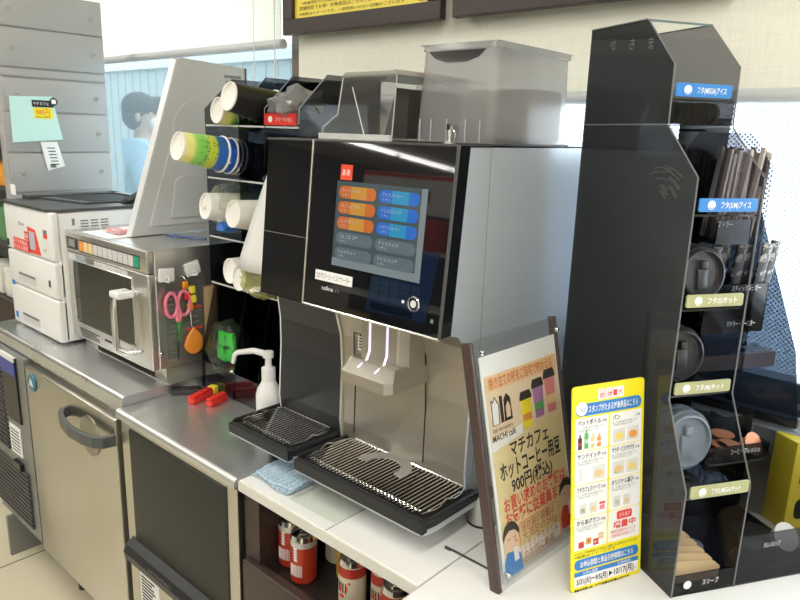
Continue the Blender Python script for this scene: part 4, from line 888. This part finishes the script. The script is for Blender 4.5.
# the notice sheet
m=LB(t,paper); m.box(.018,WD-.006,.002,.0032,.026,HT-.026)
sx0,sx1=.024,WD-.010
m.use(mat('notice_tan',(.80,.66,.36),.6,noise=.08,nscale=12)).box(sx0+.001,sx1,.0012,.002,.048,HT-.058)
m.use(mat('notice_orange',(.86,.56,.30),.6)).box(sx0,sx1,.0008,.0016,HT-.082,HT-.058)
m.use(mat('notice_peach',(.84,.66,.48),.6)).box(sx0,sx1,.0008,.0016,HT-.158,HT-.082); m.use(paper).prism([(sx0,HT-.175),(sx0+.08,HT-.165),(sx0+.08,HT-.150),(sx0,HT-.160)],'y',.0005,.0016)
m.use(mat('notice_pumpkin',(.70,.20,.05),.6)).text('挽き立ての味をご自宅で味わえる',sx0+.008,HT-.077,.015,.0003,w=.170,bold=.02)
def minicup(cx,z0,w,h,c,c2):
    m.use(c).prism([(cx-w*.36,z0),(cx+w*.36,z0),(cx+w*.46,z0+h),(cx-w*.46,z0+h)],'y',.0003,.001); m.use(c2).box(cx-w*.38,cx+w*.38,0,.0004,z0+h*.25,z0+h*.5)
    m.use(blk).prism([(cx-w*.52,z0+h),(cx+w*.52,z0+h),(cx+w*.5,z0+h+w*.2),(cx+w*.38,z0+h+w*.45),(cx-w*.38,z0+h+w*.45),(cx-w*.5,z0+h+w*.2)],'y',-.0001,.001)
minicup(.120,HT-.160,.031,.046,yellow,orange); minicup(.155,HT-.152,.032,.050,mat('print_violet',(.45,.20,.45),.6),green); minicup(.190,HT-.152,.033,.058,mat('print_rose',(.75,.25,.25),.6),tan)
m.use(paper).prism([(sx0+.008,HT-.135),(sx0+.024,HT-.135),(sx0+.026,HT-.105),(sx0+.022,HT-.10),(sx0+.018,HT-.092),(sx0+.012,HT-.10),(sx0+.009,HT-.095)],'y',.0003,.0009)
m.use(blk); m.tube([(x,.0002,z) for x,z in [(sx0+.008,HT-.135),(sx0+.024,HT-.135),(sx0+.026,HT-.105),(sx0+.022,HT-.10),(sx0+.018,HT-.092),(sx0+.012,HT-.10),(sx0+.009,HT-.095)]],.0008,5,True)
m.box(sx0+.029,sx0+.036,0,.0006,HT-.135,HT-.093); m.prism([(sx0+.038,HT-.135),(sx0+.040,HT-.10),(sx0+.047,HT-.092),(sx0+.056,HT-.10),(sx0+.058,HT-.135)],'y',.0001,.0007); m.use(skin).prism([(sx0+.043,HT-.13),(sx0+.043,HT-.112),(sx0+.049,HT-.105),(sx0+.054,HT-.114),(sx0+.053,HT-.13)],'y',-.0002,.0002)
m.use(blk).text('10th Anniversary',sx0+.006,HT-.146,.007,.0003,w=.05).text('MACHI café',sx0+.004,HT-.160,.011,.0003,w=.058,bold=.01)
m.text('マチカフェ',.066,HT-.192,.022,.0003,w=.105,bold=.02)
m.text('ホットコーヒー用豆',.036,HT-.223,.025,.0003,w=.165,bold=.022)
m.text('900円(税込)',.060,HT-.249,.021,.0003,w=.112,bold=.022)
m.use(redt).text('お買い求めのお客様は',.036,HT-.273,.019,.0003,w=.170,bold=.02)
m.text('お気軽に従業員まで♪',.036,HT-.296,.019,.0003,w=.170,bold=.02)
bx0,bx1,bz0,bz1=.066,.178,HT-.368,HT-.303
m.use(orange)
pts=[]
for cx,cz,a0 in ((bx1-.01,bz1-.01,0),(bx0+.01,bz1-.01,90),(bx0+.01,bz0+.01,180),(bx1-.01,bz0+.01,270)):
    for k in range(5): a=R(a0+22.5*k); pts.append((cx+.01*math.cos(a),.0006,cz+.01*math.sin(a)))
m.tube(pts,.0007,5,True)
m.use(mat('print_brick',(.55,.18,.06),.6)).text('保存袋の容量は',.072,bz1-.015,.0125,.0003,w=.092,bold=.008).text('大満足の250g',.072,bz1-.030,.0130,.0003,w=.098,bold=.008).text('リラックスタイム',.072,bz1-.045,.0120,.0003,w=.098,bold=.008).text('のお供に最適！',.072,bz1-.060,.0120,.0003,w=.088,bold=.008)
def face(cx,cz,k,shirt):
    m.use(shirt).prism([(cx-.020*k,cz-.052*k),(cx+.020*k,cz-.052*k),(cx+.018*k,cz-.028*k),(cx+.006*k,cz-.018*k),(cx-.012*k,cz-.018*k),(cx-.020*k,cz-.032*k)],'y',.0004,.001)
    m.use(skin).prism([(cx+.016*k*math.cos(a),cz+.019*k*math.sin(a)) for a in [2*PI*q/20 for q in range(20)]],'y',0,.0007)
    m.use(blk).prism([(cx+.019*k*math.cos(R(a)),cz+.003*k+.022*k*math.sin(R(a))) for a in range(-5,186,19)]+[(cx-.013*k,cz+.008*k),(cx-.004*k,cz+.013*k),(cx+.008*k,cz+.011*k),(cx+.014*k,cz+.006*k)],'y',-.0004,.0003)
    for s_ in (-1,1): m.tube([(cx+s_*.007*k-.003*k,-.0004,cz+.0015*k),(cx+s_*.007*k,-.0004,cz-.0005*k),(cx+s_*.007*k+.003*k,-.0004,cz+.0015*k)],.0004,4)
    m.use(pink).lathe([(.003*k,0),(0,.0004)],10,(cx+.010*k,0,cz-.006*k),(0,-1,0)); m.use(wprint).box(cx+.002*k,cx+.012*k,-.0008,0,cz-.034*k,cz-.014*k)
face(.044,HT-.318,1.1,blue); face(.204,HT-.300,1.1,redt)
m.build('notice_sheet',t)
LB(t,acryl).box(.006,WD,.000,.012,0,.012).build('bottom_rail',t)

# ============================================================ YELLOW CARD
t=thing('yellow_sign','tall yellow campaign card with photo panels standing in front of the black lid organiser','sign',(-.401,.870,.8005),R(66.2),rx=R(-7.2))
W_,H_=.138,.323
LB(t,yellow).rrect(0,W_,0,H_,.006,0,.003).build('card',t)
m=LB(t,wprint); Y=-.0006
m.box(W_*.34,W_*.70,Y,0,H_-.024,H_-.008); m.use(redt).text('スタンプ',W_*.36,H_-.0125,.004,Y-.0004,w=.026).text('お試し引換',W_*.36,H_-.021,.007,Y-.0004,w=.024,bold=.02).box(W_*.55,W_*.60,Y-.0005,Y,H_-.021,H_-.012); m.text('犬',W_*.62,H_-.020,.007,Y-.0004)
m.use(blue).rrect(.006,W_-.006,H_-.046,H_-.027,.009,Y,0); m.use(wprint).text('スタンプがたまる対象商品はこちら',.029,H_-.041,.0095,Y-.0004,w=.096,bold=.015)
m.lathe([(.0105,0),(.0105,.001),(0,.001)],20,(.016,Y,H_-.034),(0,-1,0)); m.use(blue).text('50',.016,H_-.038,.007,Y-.002,align='CENTER')
titles=[('ペットボトル','対象'),('パン','対象'),('サンドイッチ','対象'),('サラダ・パスタサラダ','対象'),('ウチカフェスイーツ','対象'),('オリジナル菓子','対象'),('からあげクン','対象'),('','')]
ztop=H_-.049; ch=.0508; cw=(W_-.014)/2
for i,(a,b_) in enumerate(titles):
    x=.005+(i%2)*(cw+.004); z1=ztop-(i//2)*(ch+.0015); z0=z1-ch
    m.use(wprint).rrect(x,x+cw,z0,z1,.002,Y,0)
    if a: m.use(blk).text(a,x+.004,z1-.0105,.0075,Y-.0004,w=min(cw-.018,.0075*len(a)),bold=.02).text(b_,x+cw-.012,z1-.0100,.004,Y-.0004,w=.009); m.use(mgrey).text('詳しくは売場の表示をご確認ください',x+.004,z1-.0165,.003,Y-.0004,w=cw-.012).text('一部対象外の商品がございます',x+.004,z1-.0205,.003,Y-.0004,w=cw-.022)
    b0=z0+.003
    def bx(c,x0,x1,z0_,z1_): m.use(c).box(x+x0,x+x1,Y-.0005,Y,b0+z0_,b0+z1_)
    if i==0:
        for q,c in enumerate((mat('cola',(.10,.015,.01),.5),green,tan,orange)):
            h=(.018,.024,.017,.015)[q]; bx(c,.005+q*.012,.012+q*.012,0,h); bx(redt if q==0 else wprint,.005+q*.012,.012+q*.012,h*.35,h*.62); bx(c,.0072+q*.012,.0098+q*.012,h,h+.005)
    elif i in (1,2,3):
        for q in range(2): 
            x0=.006+q*.027; bx(mat('print_pale_grey',(.72,.72,.68),.6),x0,x0+.023,.001,.022) if not(i==2 and q==0) else bx(MATS['print_pale_grey'],.008,.014,.001,.022)
            m.use([tan,mat('print_butter',(.85,.68,.20),.6),orange][(i+q)%3]).prism([(x+x0+.0115+.008*math.cos(R(t_)),b0+.010+.006*math.sin(R(t_))) for t_ in range(0,360,24)],'y',Y-.001,Y-.0004) if not(i==2 and q==0) else None
        if i==3: bx(green,.01,.018,.004,.008)
    elif i in (4,5):
        for q in range(2): bx(MATS['print_pale_grey'],.008+q*.02,.022+q*.02,.001,.018); bx(tan if q else mat('print_moss',(.45,.42,.25),.6),.011+q*.02,.019+q*.02,.004,.011)
        if i==4: bx(redt,.047,.058,.012,.015); bx(pink,.048,.057,.003,.010)
    elif i==6:
        # plain snack packs
        for q,(px,pz,c) in enumerate([(.008,.0,redt),(.022,.004,orange),(.036,.0,redt),(.046,.008,tan)]): bx(c,px,px+.010,pz,pz+.010); bx(wprint,px+.002,px+.008,pz+.003,pz+.007)
    else:
        m.use(redt).rrect(x+.016,x+cw-.016,z1-.016,z1-.003,.003,Y-.0005,Y); m.use(wprint).text('からあげ',x+cw/2,z1-.0125,.007,Y-.001,w=.022,align='CENTER')
        m.use(redt).text('増量中',x+cw/2,z1-.029,.010,Y-.0005,w=.045,align='CENTER',bold=.02); m.text('無料引換券がもらえる',x+.005,z1-.037,.0045,Y-.0005,w=.048).text('対象商品をお買上げで',x+.005,z1-.044,.0045,Y-.0005,w=.048)
zz=ztop-4*(ch+.0015)
m.use(blk).text('※スタンプ対象商品は予告なく変更になる場合がございます',.005,zz-.006,.0035,Y,w=.125).text('※画像はイメージです',.005,zz-.011,.0035,Y,w=.08)
m.use(blue).rrect(.006,W_-.006,zz-.031,zz-.014,.008,Y,0); m.use(wprint).text('お申込期間と景品引換期間はこちら',W_/2,zz-.0265,.0085,Y-.0004,w=.105,align='CENTER',bold=.02)
m.use(blue).box(.006,W_-.006,Y,0,zz-.041,zz-.034); m.use(wprint).text('お申込期間',.022,zz-.0395,.0045,Y-.0004,w=.028).text('引換期間',.090,zz-.0395,.0045,Y-.0004,w=.026)
m.box(.006,W_-.006,Y,0,zz-.058,zz-.041); m.use(blk).text('5/31(火)～9/5(月)',.010,zz-.054,.0095,Y-.0004,w=.060,bold=.02).text('▶',.073,zz-.0535,.008,Y-.0004,w=.007).text('10/17(月)',.083,zz-.054,.0105,Y-.0004,w=.040,bold=.02)
for i,(s_,w_) in enumerate([('景品のお渡しは、アプリ会員のみ対象となります。',.11),('店舗の専用端末にて発券のうえ、レジにてお申込みください。',.12),('数量に限りがございます。なくなり次第終了となります。',.118),('※引換はお一人様1回限りとさせていただきます。',.10),('詳しくはホームページをご覧ください。',.10)]): m.text(s_,.006,zz-.065-.0052*i,.0036,Y,w=w_,bold=.01 if i else .03)
m.use(redt).box(W_-.022,W_-.008,Y,0,.010,.014)
m.build('printed_panels',t)
LB(t,paper).prism([(.003,.003),(.055,.0005),(.003,.26)],'x',W_*.5-.001,W_*.5+.001).build('back_stay',t)

# ============================================================ LID ORGANISER
P0=(-.284,.970,.8005)
og=thing('lid_organiser','tall stepped smoky black acrylic organiser with blue and olive shelf labels','organiser',P0,R(58))
Z=lambda z:z-.8
dark_side=clear('smoky_side',(.05,.055,.06),.05,.04,.7,(.11,.12,.125))  # grey diffuse share stands in for soft room reflections on the panel
prof=[(0,0),(0,.177),(.062,.300),(.062,.630),(.14,.702),(.142,.788),(.216,.857),(.375,.860),(.375,0)]
def opr(m,x0,x1,p=prof): return m.prism(p,'x',x0,x1)
p1=[q for q in prof if q[1]<=.702]; 
lowp=[(0,0),(0,.177),(.062,.300),(.062,.630),(.14,.701),(.375,.701),(.375,0)]
uppp=[(.14,.703),(.142,.788),(.216,.857),(.375,.860),(.375,.703)]
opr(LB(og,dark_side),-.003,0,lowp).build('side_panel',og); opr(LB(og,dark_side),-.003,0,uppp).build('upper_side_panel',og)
WC=.112
opr(LB(og,clear('smoky_divider',(.50,.50,.53),.03,.04)),WC,WC+.003,lowp).build('side_panel',og); opr(LB(og,clear('smoky_upper',(.28,.28,.30),.02,.04,.12,(.3,.3,.3))),WC,WC+.003,uppp).build('upper_side_panel',og)
em_=mat('acrylic_edge',(.16,.165,.17),.3)
m=LB(og,em_)
for x in (-.0015,WC+.0015):
    m.tube([(x,p[0]-.0005,p[1]) for p in lowp[:5]],.0013,6); m.tube([(x,p[0]-.0005,p[1]) for p in uppp[:4]],.0013,6)
m.tube([(-.0035,.14,.702),(-.0035,.375,.702)],.001,6); m.tube([(-.0035,.216,.858),(-.0035,.375,.861)],.001,6)
m.build('panel_edges',og)
LB(og,bk).box(0,WC,.372,.375,0,.748).build('back_panel',og)
LB(og,clear('smoky_back_upper',(.30,.31,.33),.02,.04)).box(0,WC,.372,.375,.748,.86).build('upper_back_panel',og)
LB(og,bk).box(0,WC,.0,.372,0,.003).build('base_panel',og)
m=LB(og,mat('edge_teal',(.15,.22,.22),.3)).box(0,WC,.214,.216,.855,.858); m.build('top_front_edge',og)
for z,y0 in ((.0,.0),(.165,.0),(.303,.062),(.438,.062),(.578,.062),(.740,.141)):
    if z>0: LB(og,bk).box(0,WC,y0+.003,.372,z-.003,z).build('shelf_panel',og)
LB(og,clear('smoky_lip',(.18,.18,.2),.03,.04)).box(0,WC,0,.003,.0,.035).build('front_lip',og)
LB(og,smoke).box(0,WC,.1415,.144,.703,.738).build('front_lip',og)
def lab(z,y,c,txt,x0=.004,x1=.104):
    m=LB(og,c).rrect(x0,x1,z-.0095,z+.0095,.003,y-.004,y-.001); m.use(wprint).lathe([(.0065,0),(.0065,.0008),(0,.0008)],18,(x0+.020,y-.004,z),(0,-1,0)); m.text(txt,x0+.036,z-.004,.0085,y-.0046,w=.052,bold=.015)
    m.use(c).tube([(x0+.020+.004*math.cos(R(a)),y-.005,z-.001+.004*math.sin(R(a))) for a in range(200,341,20)],.0006,4); m.build('shelf_label',og)
lab(.752,.140,blue,'フタ(MEGA)アイス',.002,.100); lab(.592,.062,blue,'フタ(S/M)アイス',.004,.104); lab(.452,.062,olive,'フタ(S)ホット'); lab(.316,.062,olive,'フタ(M)ホット'); lab(.177,.0,olive,'フタ(L/MEGA)ホット',.004,.108)
m=LB(og,wprint).text('スリーブ',.052,.014,.009,-.0006,w=.030).lathe([(.007,0),(.007,.0006),(0,.0006)],14,(.025,-.0002,.018),(0,-1,0)); m.build('lettering',og)
# mirrored etching on the upper side panel: lettering in the side plane
etm=mat('etched',(.17,.165,.165),.6)
for ch_,ex,ez in (('ま',-.195,.814),('ち',-.243,.818),('か',-.295,.822)):
    m=LB(og,etm); m.X=frame(og)@Matrix.Translation((-.0036,0,0))@Matrix.Rotation(R(-90),4,'Z')
    m.text(ch_,ex,ez,.016,0,mirror=True); m.build('etched_letter',og)
m=LB(og,MATS['etched']); m.X=frame(og)@Matrix.Translation((-.0036,0,0))@Matrix.Rotation(R(-90),4,'Z')
random.seed(3)
for i in range(14):
    r_=.02+.004*i; a0=random.uniform(20,80); m.tube([(-.14+r_*math.cos(R(a0+k*9)),0,.585+r_*.8*math.sin(R(a0+k*9))) for k in range(5)],.0003,4)
m.build('scuff_marks',og)
# second, lower column on the right
W2=.30
c2=[(0,0),(0,.125),(.02,.140),(.10,.20),(.10,.56),(.375,.56),(.375,0)]
LB(og,clear('smoky_outer',(.55,.55,.57),.03,.04)).prism([(0,0),(0,.135),(.10,.20),(.20,.20),(.20,0)],'x',W2,W2+.003).build('outer_panel',og)
LB(og,clear('smoky_lip',(.18,.18,.2),.03,.04)).box(WC+.003,W2,0,.003,.0,.085).build('outer_lip',og)
LB(og,bk).box(WC+.003,W2,.003,.20,0,.003).build('outer_base',og)
LB(og,bk).box(WC+.003,W2,.197,.20,.003,.19).build('outer_back',og)
m=LB(og,wprint).text('ガムシロップ',.160,.062,.008,-.0006,w=.032); m.build('lettering',og)
def tier(x0,x1,y0,y1,z0,z1,txt,m_):
    LB(og,m_).box(x0,x1,y0,y0+.003,z0,z1).build('tier_front',og)
    LB(og,bk).box(x0,x1,y0,y1,z0-.003,z0).build('tier_floor',og)
    LB(og,smoke).box(x1-.003,x1,y0,y1,z0-.003,z1).build('tier_side',og)
    if txt: LB(og,wprint).text(*txt).build('lettering',og)
XC=WC+.004
LB(og,bk).box(WC+.003,.215,.262,.265,.05,.718).build('rear_panel',og)
LB(og,bk).box(WC+.003,.150,.20,.262,.695,.698).build('cover_panel',og)
LB(og,clear('smoky_wing',(.30,.30,.33),.03,.04)).prism([(.145,.30),(.262,.30),(.262,.695),(.20,.695),(.145,.64)],'x',.205,.208).build('wing_panel',og)
tier(XC,.245,.10,.24,.157,.186,('コーヒーフレッシュ',.165,.172,.009,.0992,.060),clear('smoky_tier',(.12,.12,.13),.03,.04))
tier(XC,.240,.15,.26,.372,.452,('マドラー・コースター',.165,.380,.009,.1492,.058),bk)
tier(XC,.182,.145,.26,.523,.560,('マドラー',.115,.548,.009,.1442,.028),bk)
LB(og,wprint).text('スティックシュガー',.165,.441,.009,.1492,w=.058).build('lettering',og)
LB(og,mat('slab_plum',(.03,.026,.035),.25)).box(XC,.278,.15,.235,.303,.330).build('slab_shelf',og)
# ---- contents
def G(x,y,z): return frame(og)@Vector((x,y,z))
def put(name,label,cat,x,y,z,rz=0,group=None,rx=0,ry=0): return thing(name,label,cat,tuple(G(x,y,z)),R(58+rz),group,rx,ry)
lidm=mat('lid_black',(.035,.037,.042),.32); lidg=mat('lid_slate',(.20,.24,.29),.35)
def lid(r,label,group,x,y,z,m_,tilt=84):
    t=thing('cup_cover',label,'cup lid',tuple(G(x,y,z)),R(58),group); 
    m=LB(t,m_); m.X=frame(t)@Matrix.Translation((0,0,r))@Matrix.Rotation(R(tilt),4,'X')
    m.lathe([(r,0),(r,.006),(r*.97,.009),(r*.90,.008),(r*.86,.017),(r*.80,.018),(r*.77,.010),(0,.010)],32); m.build('dome',t)
    m=LB(t,m_); m.X=frame(t)@Matrix.Translation((0,0,r))@Matrix.Rotation(R(tilt),4,'X'); m.box(-r*.22,r*.22,-r*.55,r*.2,.010,.015,.002); m.box(-r*.12,r*.12,r*.2,r*.5,.010,.019,.002); m.build('sip_tab',t)
    return t
for i in range(4): lid(.043,'black hot cup lid, %s from the front behind the upper olive label'%ordn[i],'small hot lids',.050,.100+.018*i,.441,lidm)
for i in range(4): lid(.045,'black hot cup lid, %s from the front behind the middle olive label'%ordn[i],'medium hot lids',.050,.122+.018*i,.305,lidm)
for i in range(2): lid(.050,'large slate grey hot cup lid, %s from the front above the lowest label'%ordn[i],'large hot lids',.053,.088+.018*i,.168,lidg)
for i in range(7):
    t=thing('cup_cover','black ice cup lid, %s from the left on the top shelf'%ordn[i],'cup lid',tuple(G(.012+.0135*i,.165,.7045)),R(58),'black ice cup lids on the top shelf')
    m=LB(t,lidm); m.X=frame(t)@Matrix.Translation((0,0,.016))@Matrix.Rotation(R(90),4,'Y'); m.lathe([(.016,-.004),(.016,0),(.014,.003),(.008,.005),(0,.006)],20); m.build('dome',t)
# paper wrapped straws leaning in the second tier
random.seed(5)
sm_=[mat('straw_paper',(.50,.44,.41),.7),mat('straw_paper_dark',(.22,.17,.16),.7),mat('straw_paper_pale',(.66,.62,.60),.7)]
for i in range(22):
    x=.124+.0040*i; h=.135+.012*random.random()
    t=thing('wrapped_straw','paper wrapped straw standing upright beside the blue small ice lid label','straw',tuple(G(x,.165+.016*(i%3),.5265)),R(58),'wrapped straws beside the blue label',ry=R(random.uniform(1,8)))
    LB(t,sm_[i%3]).box(-.0022,.0022,-.004,.004,0,h).build('wrapper',t)
for i in range(3):
    t=put('napkin_pack','cream paper packet standing behind the wrapped straws, %s from the front'%ordn[i],'paper packet',.195,.215+.013*i,.5265,0,None)
    LB(t,mat('cream_packet',(.72,.68,.58),.7)).box(-.0,.022,0,.010,0,.138-.008*i,.002).build('packet',t)
# patterned sugar stick packs
def pk():
    m=bpy.data.materials.new('patterned_foil'); m.use_nodes=True; nt=m.node_tree; b=nt.nodes['Principled BSDF']; b.inputs['Roughness'].default_value=.35
    tc=nt.nodes.new('ShaderNodeTexCoord'); nz=nt.nodes.new('ShaderNodeTexNoise'); nz.inputs['Scale'].default_value=130; nz.inputs['Detail'].default_value=3; nt.links.new(tc.outputs['Object'],nz.inputs[0])
    cr=nt.nodes.new('ShaderNodeValToRGB'); cr.color_ramp.elements[0].position=.53; cr.color_ramp.elements[1].position=.56; cr.color_ramp.elements[0].color=(.012,.011,.012,1); cr.color_ramp.elements[1].color=(.30,.28,.27,1)
    nt.links.new(nz.outputs[0],cr.inputs[0]); nt.links.new(cr.outputs[0],b.inputs['Base Color']); return m
pkm=pk()
for i in range(6):
    t=put('stick_packet','black and white patterned stick packet, %s from the left in the sugar tier'%ordn[i],'stick packet',.126+.0215*i,.160+.009*(i%2),.3755,0,'patterned stick packets',ry=R(3+i*1.5))
    LB(t,pkm).box(-.010,.010,-.003,.003,0,.140+.004*(i%3),.002).build('wrapper',t)
# capsules of creamer
cop=mat('copper_capsule',(.55,.20,.07),.4)
def capsule(name,label,group,x,y,z,m_,lidm_,rx=0,ry=0,r=.017):
    t=put(name,label,'creamer capsule',x,y,z,0,group,R(rx),R(ry))
    LB(t,m_).lathe([(0,0),(r*.7,0),(r*.95,r*1.05)],20).build('cup',t); LB(t,lidm_).lathe([(r*.95,r*1.05),(r*1.2,r*1.08),(r*1.2,r*1.14),(0,r*1.14)],20).build('foil_lid',t)
for i,(x,y,dz,rx,ry) in enumerate([(.135,.125,0,0,0),(.160,.130,0,0,0),(.135,.165,0,0,0),(.185,.126,0,0,0),(.222,.130,.012,60,20),(.205,.165,0,0,0)]):
    capsule('creamer_capsule','copper coloured creamer capsule, %s'%['at the left end of its tier','second from the left at the front of its tier','at the back left of its tier','third from the left at the front of its tier','tipped on its side at the right end of its tier','at the back right of its tier'][i],'copper creamer capsules',x,y,.1575+dz+(.0 if ry or rx else 0),cop,cop,rx,ry)
slate=mat('slate_capsule',(.15,.18,.24),.3); silv=mat('silver_capsule',(.6,.6,.62),.35,.3)
capsule('syrup_capsule','dark syrup capsule with printed black lid in the lower right bin',None,.222,.085,.0035,slate,black,0,0,.024)
capsule('syrup_capsule','silver white syrup capsule tipped toward the front in the lower right bin',None,.268,.075,.016,silv,white,55,0,.020)
for i,(x,y) in enumerate([(.045,.115),(.085,.130),(.088,.072)]):
    t=put('dark_lid','small dark slate lid lying in the lowest compartment, %s'%['at the left','at the back','near the right wall'][i],'lid',x,y,.0035+.0,0,'small slate lids'); LB(t,slate).lathe([(.026,0),(.026,.008),(.020,.012),(.018,.030),(0,.032)],24).build('dome',t)
# kraft sleeves
kr=mat('kraft_sleeve',(.62,.46,.26),.7,noise=.06,nscale=30); krd=mat('kraft_edge',(.40,.28,.14),.8)
for i in range(7):
    t=put('cup_sleeve','tan cardboard cup sleeve, %s from the front in the fanned row'%ordn[i],'cup sleeve',.010,.022+.009*i,.0045,0,'cardboard cup sleeves',rx=R(-18))
    h=.028+.0075*i; xr=.098-.0065*i
    m=LB(t,kr); m.prism([(-.004,0),(xr-.006,0),(xr,h-.012),(xr-.010,h-.003),(xr-.030,h),(-.004,h+.008)],'y',0,.0018); m.build('sleeve',t)
# yellow item behind the outer bin and leaning smoky sheet at the window
t=put('yellow_box','yellow and black box at the right edge behind the lower right bin','box',.318,.110,.0,0)
LB(t,mat('warm_yellow',(.80,.66,.05),.4)).box(0,.10,0,.05,.0,.172,.002).build('carton',t); LB(t,black).rrect(.018,.08,.02,.06,.012,-.001,.0).build('black_print',t); LB(t,black).rrect(.018,.08,.085,.135,.012,-.001,.0).build('black_print',t)
t=thing('leaning_sheet','tall smoky blue acrylic sheet with slanted edge standing on the window sill behind the organiser','acrylic sheet',(-.42,1.36,.976))
MB(clear('blue_smoke',(.06,.08,.11),.03,.04,.3,(.07,.09,.12))).prism([(-.60,.985),(-.225,.985),(-.247,1.116),(-.366,1.432),(-.40,1.45),(-.60,1.45)],'y',1.358,1.361).build('sheet',t)
MB(black).box(-.60,-.225,1.352,1.367,.976,.988).build('base_strip',t)

# ============================================================ STORE INTERIOR BEHIND THE VIEWER (seen in reflections)
def gondola(x,y,label,hdr):
    t=thing('store_shelf',label,'shelf',(x,y,0))
    MB(greyw).box(x-.9,x+.9,y-.25,y+.25,0,.15).build('plinth',t); MB(dgrey).box(x-.9,x+.9,y-.01,y+.01,.15,1.44).build('back_panel',t)
    for z in (.5,.85,1.2): MB(white).box(x-.9,x+.9,y-.02,y+.22,z,z+.02).build('shelf_board',t)
    MB(paper).box(x-.9,x+.9,y+.02,y+.03,1.45,1.71).build('header_board',t)
    m=MB(redt).box(x-.9,x+.9,y+.03,y+.033,1.68,1.705); m.use(mgrey)
    for i in range(5): m.box(x-.75+i*.33,x-.60+i*.33,y+.03,y+.033,1.53,1.60)
    m.build('header_print',t)
gondola(-2.6,-1.9,'long store shelf with a white and red header behind the viewer, on the left',1); gondola(-.6,-1.9,'long store shelf with a white and red header behind the viewer, on the right',1)
cols=[(.6,.45,.2),(.1,.25,.12),(.5,.06,.04),(.65,.62,.5),(.08,.08,.1)]
for g,x in enumerate((-2.6,-.6)):
    for i in range(6):
        z=(.52,.87,1.22)[i%3]
        MB(mat('goods_%d'%(i%5),cols[i%5],.5)).box(x-.8+i*.28,x-.62+i*.28,-1.85,-1.70,z+.001,z+.20,.01).build('goods_box',loc=(x-.71+i*.28,-1.78,z+.001),label='%s goods box, %s from the left on the %s store shelf behind the viewer'%(['tan','green','red','cream','black'][i%5],ordn[i],['left','right'][g]),cat='box')
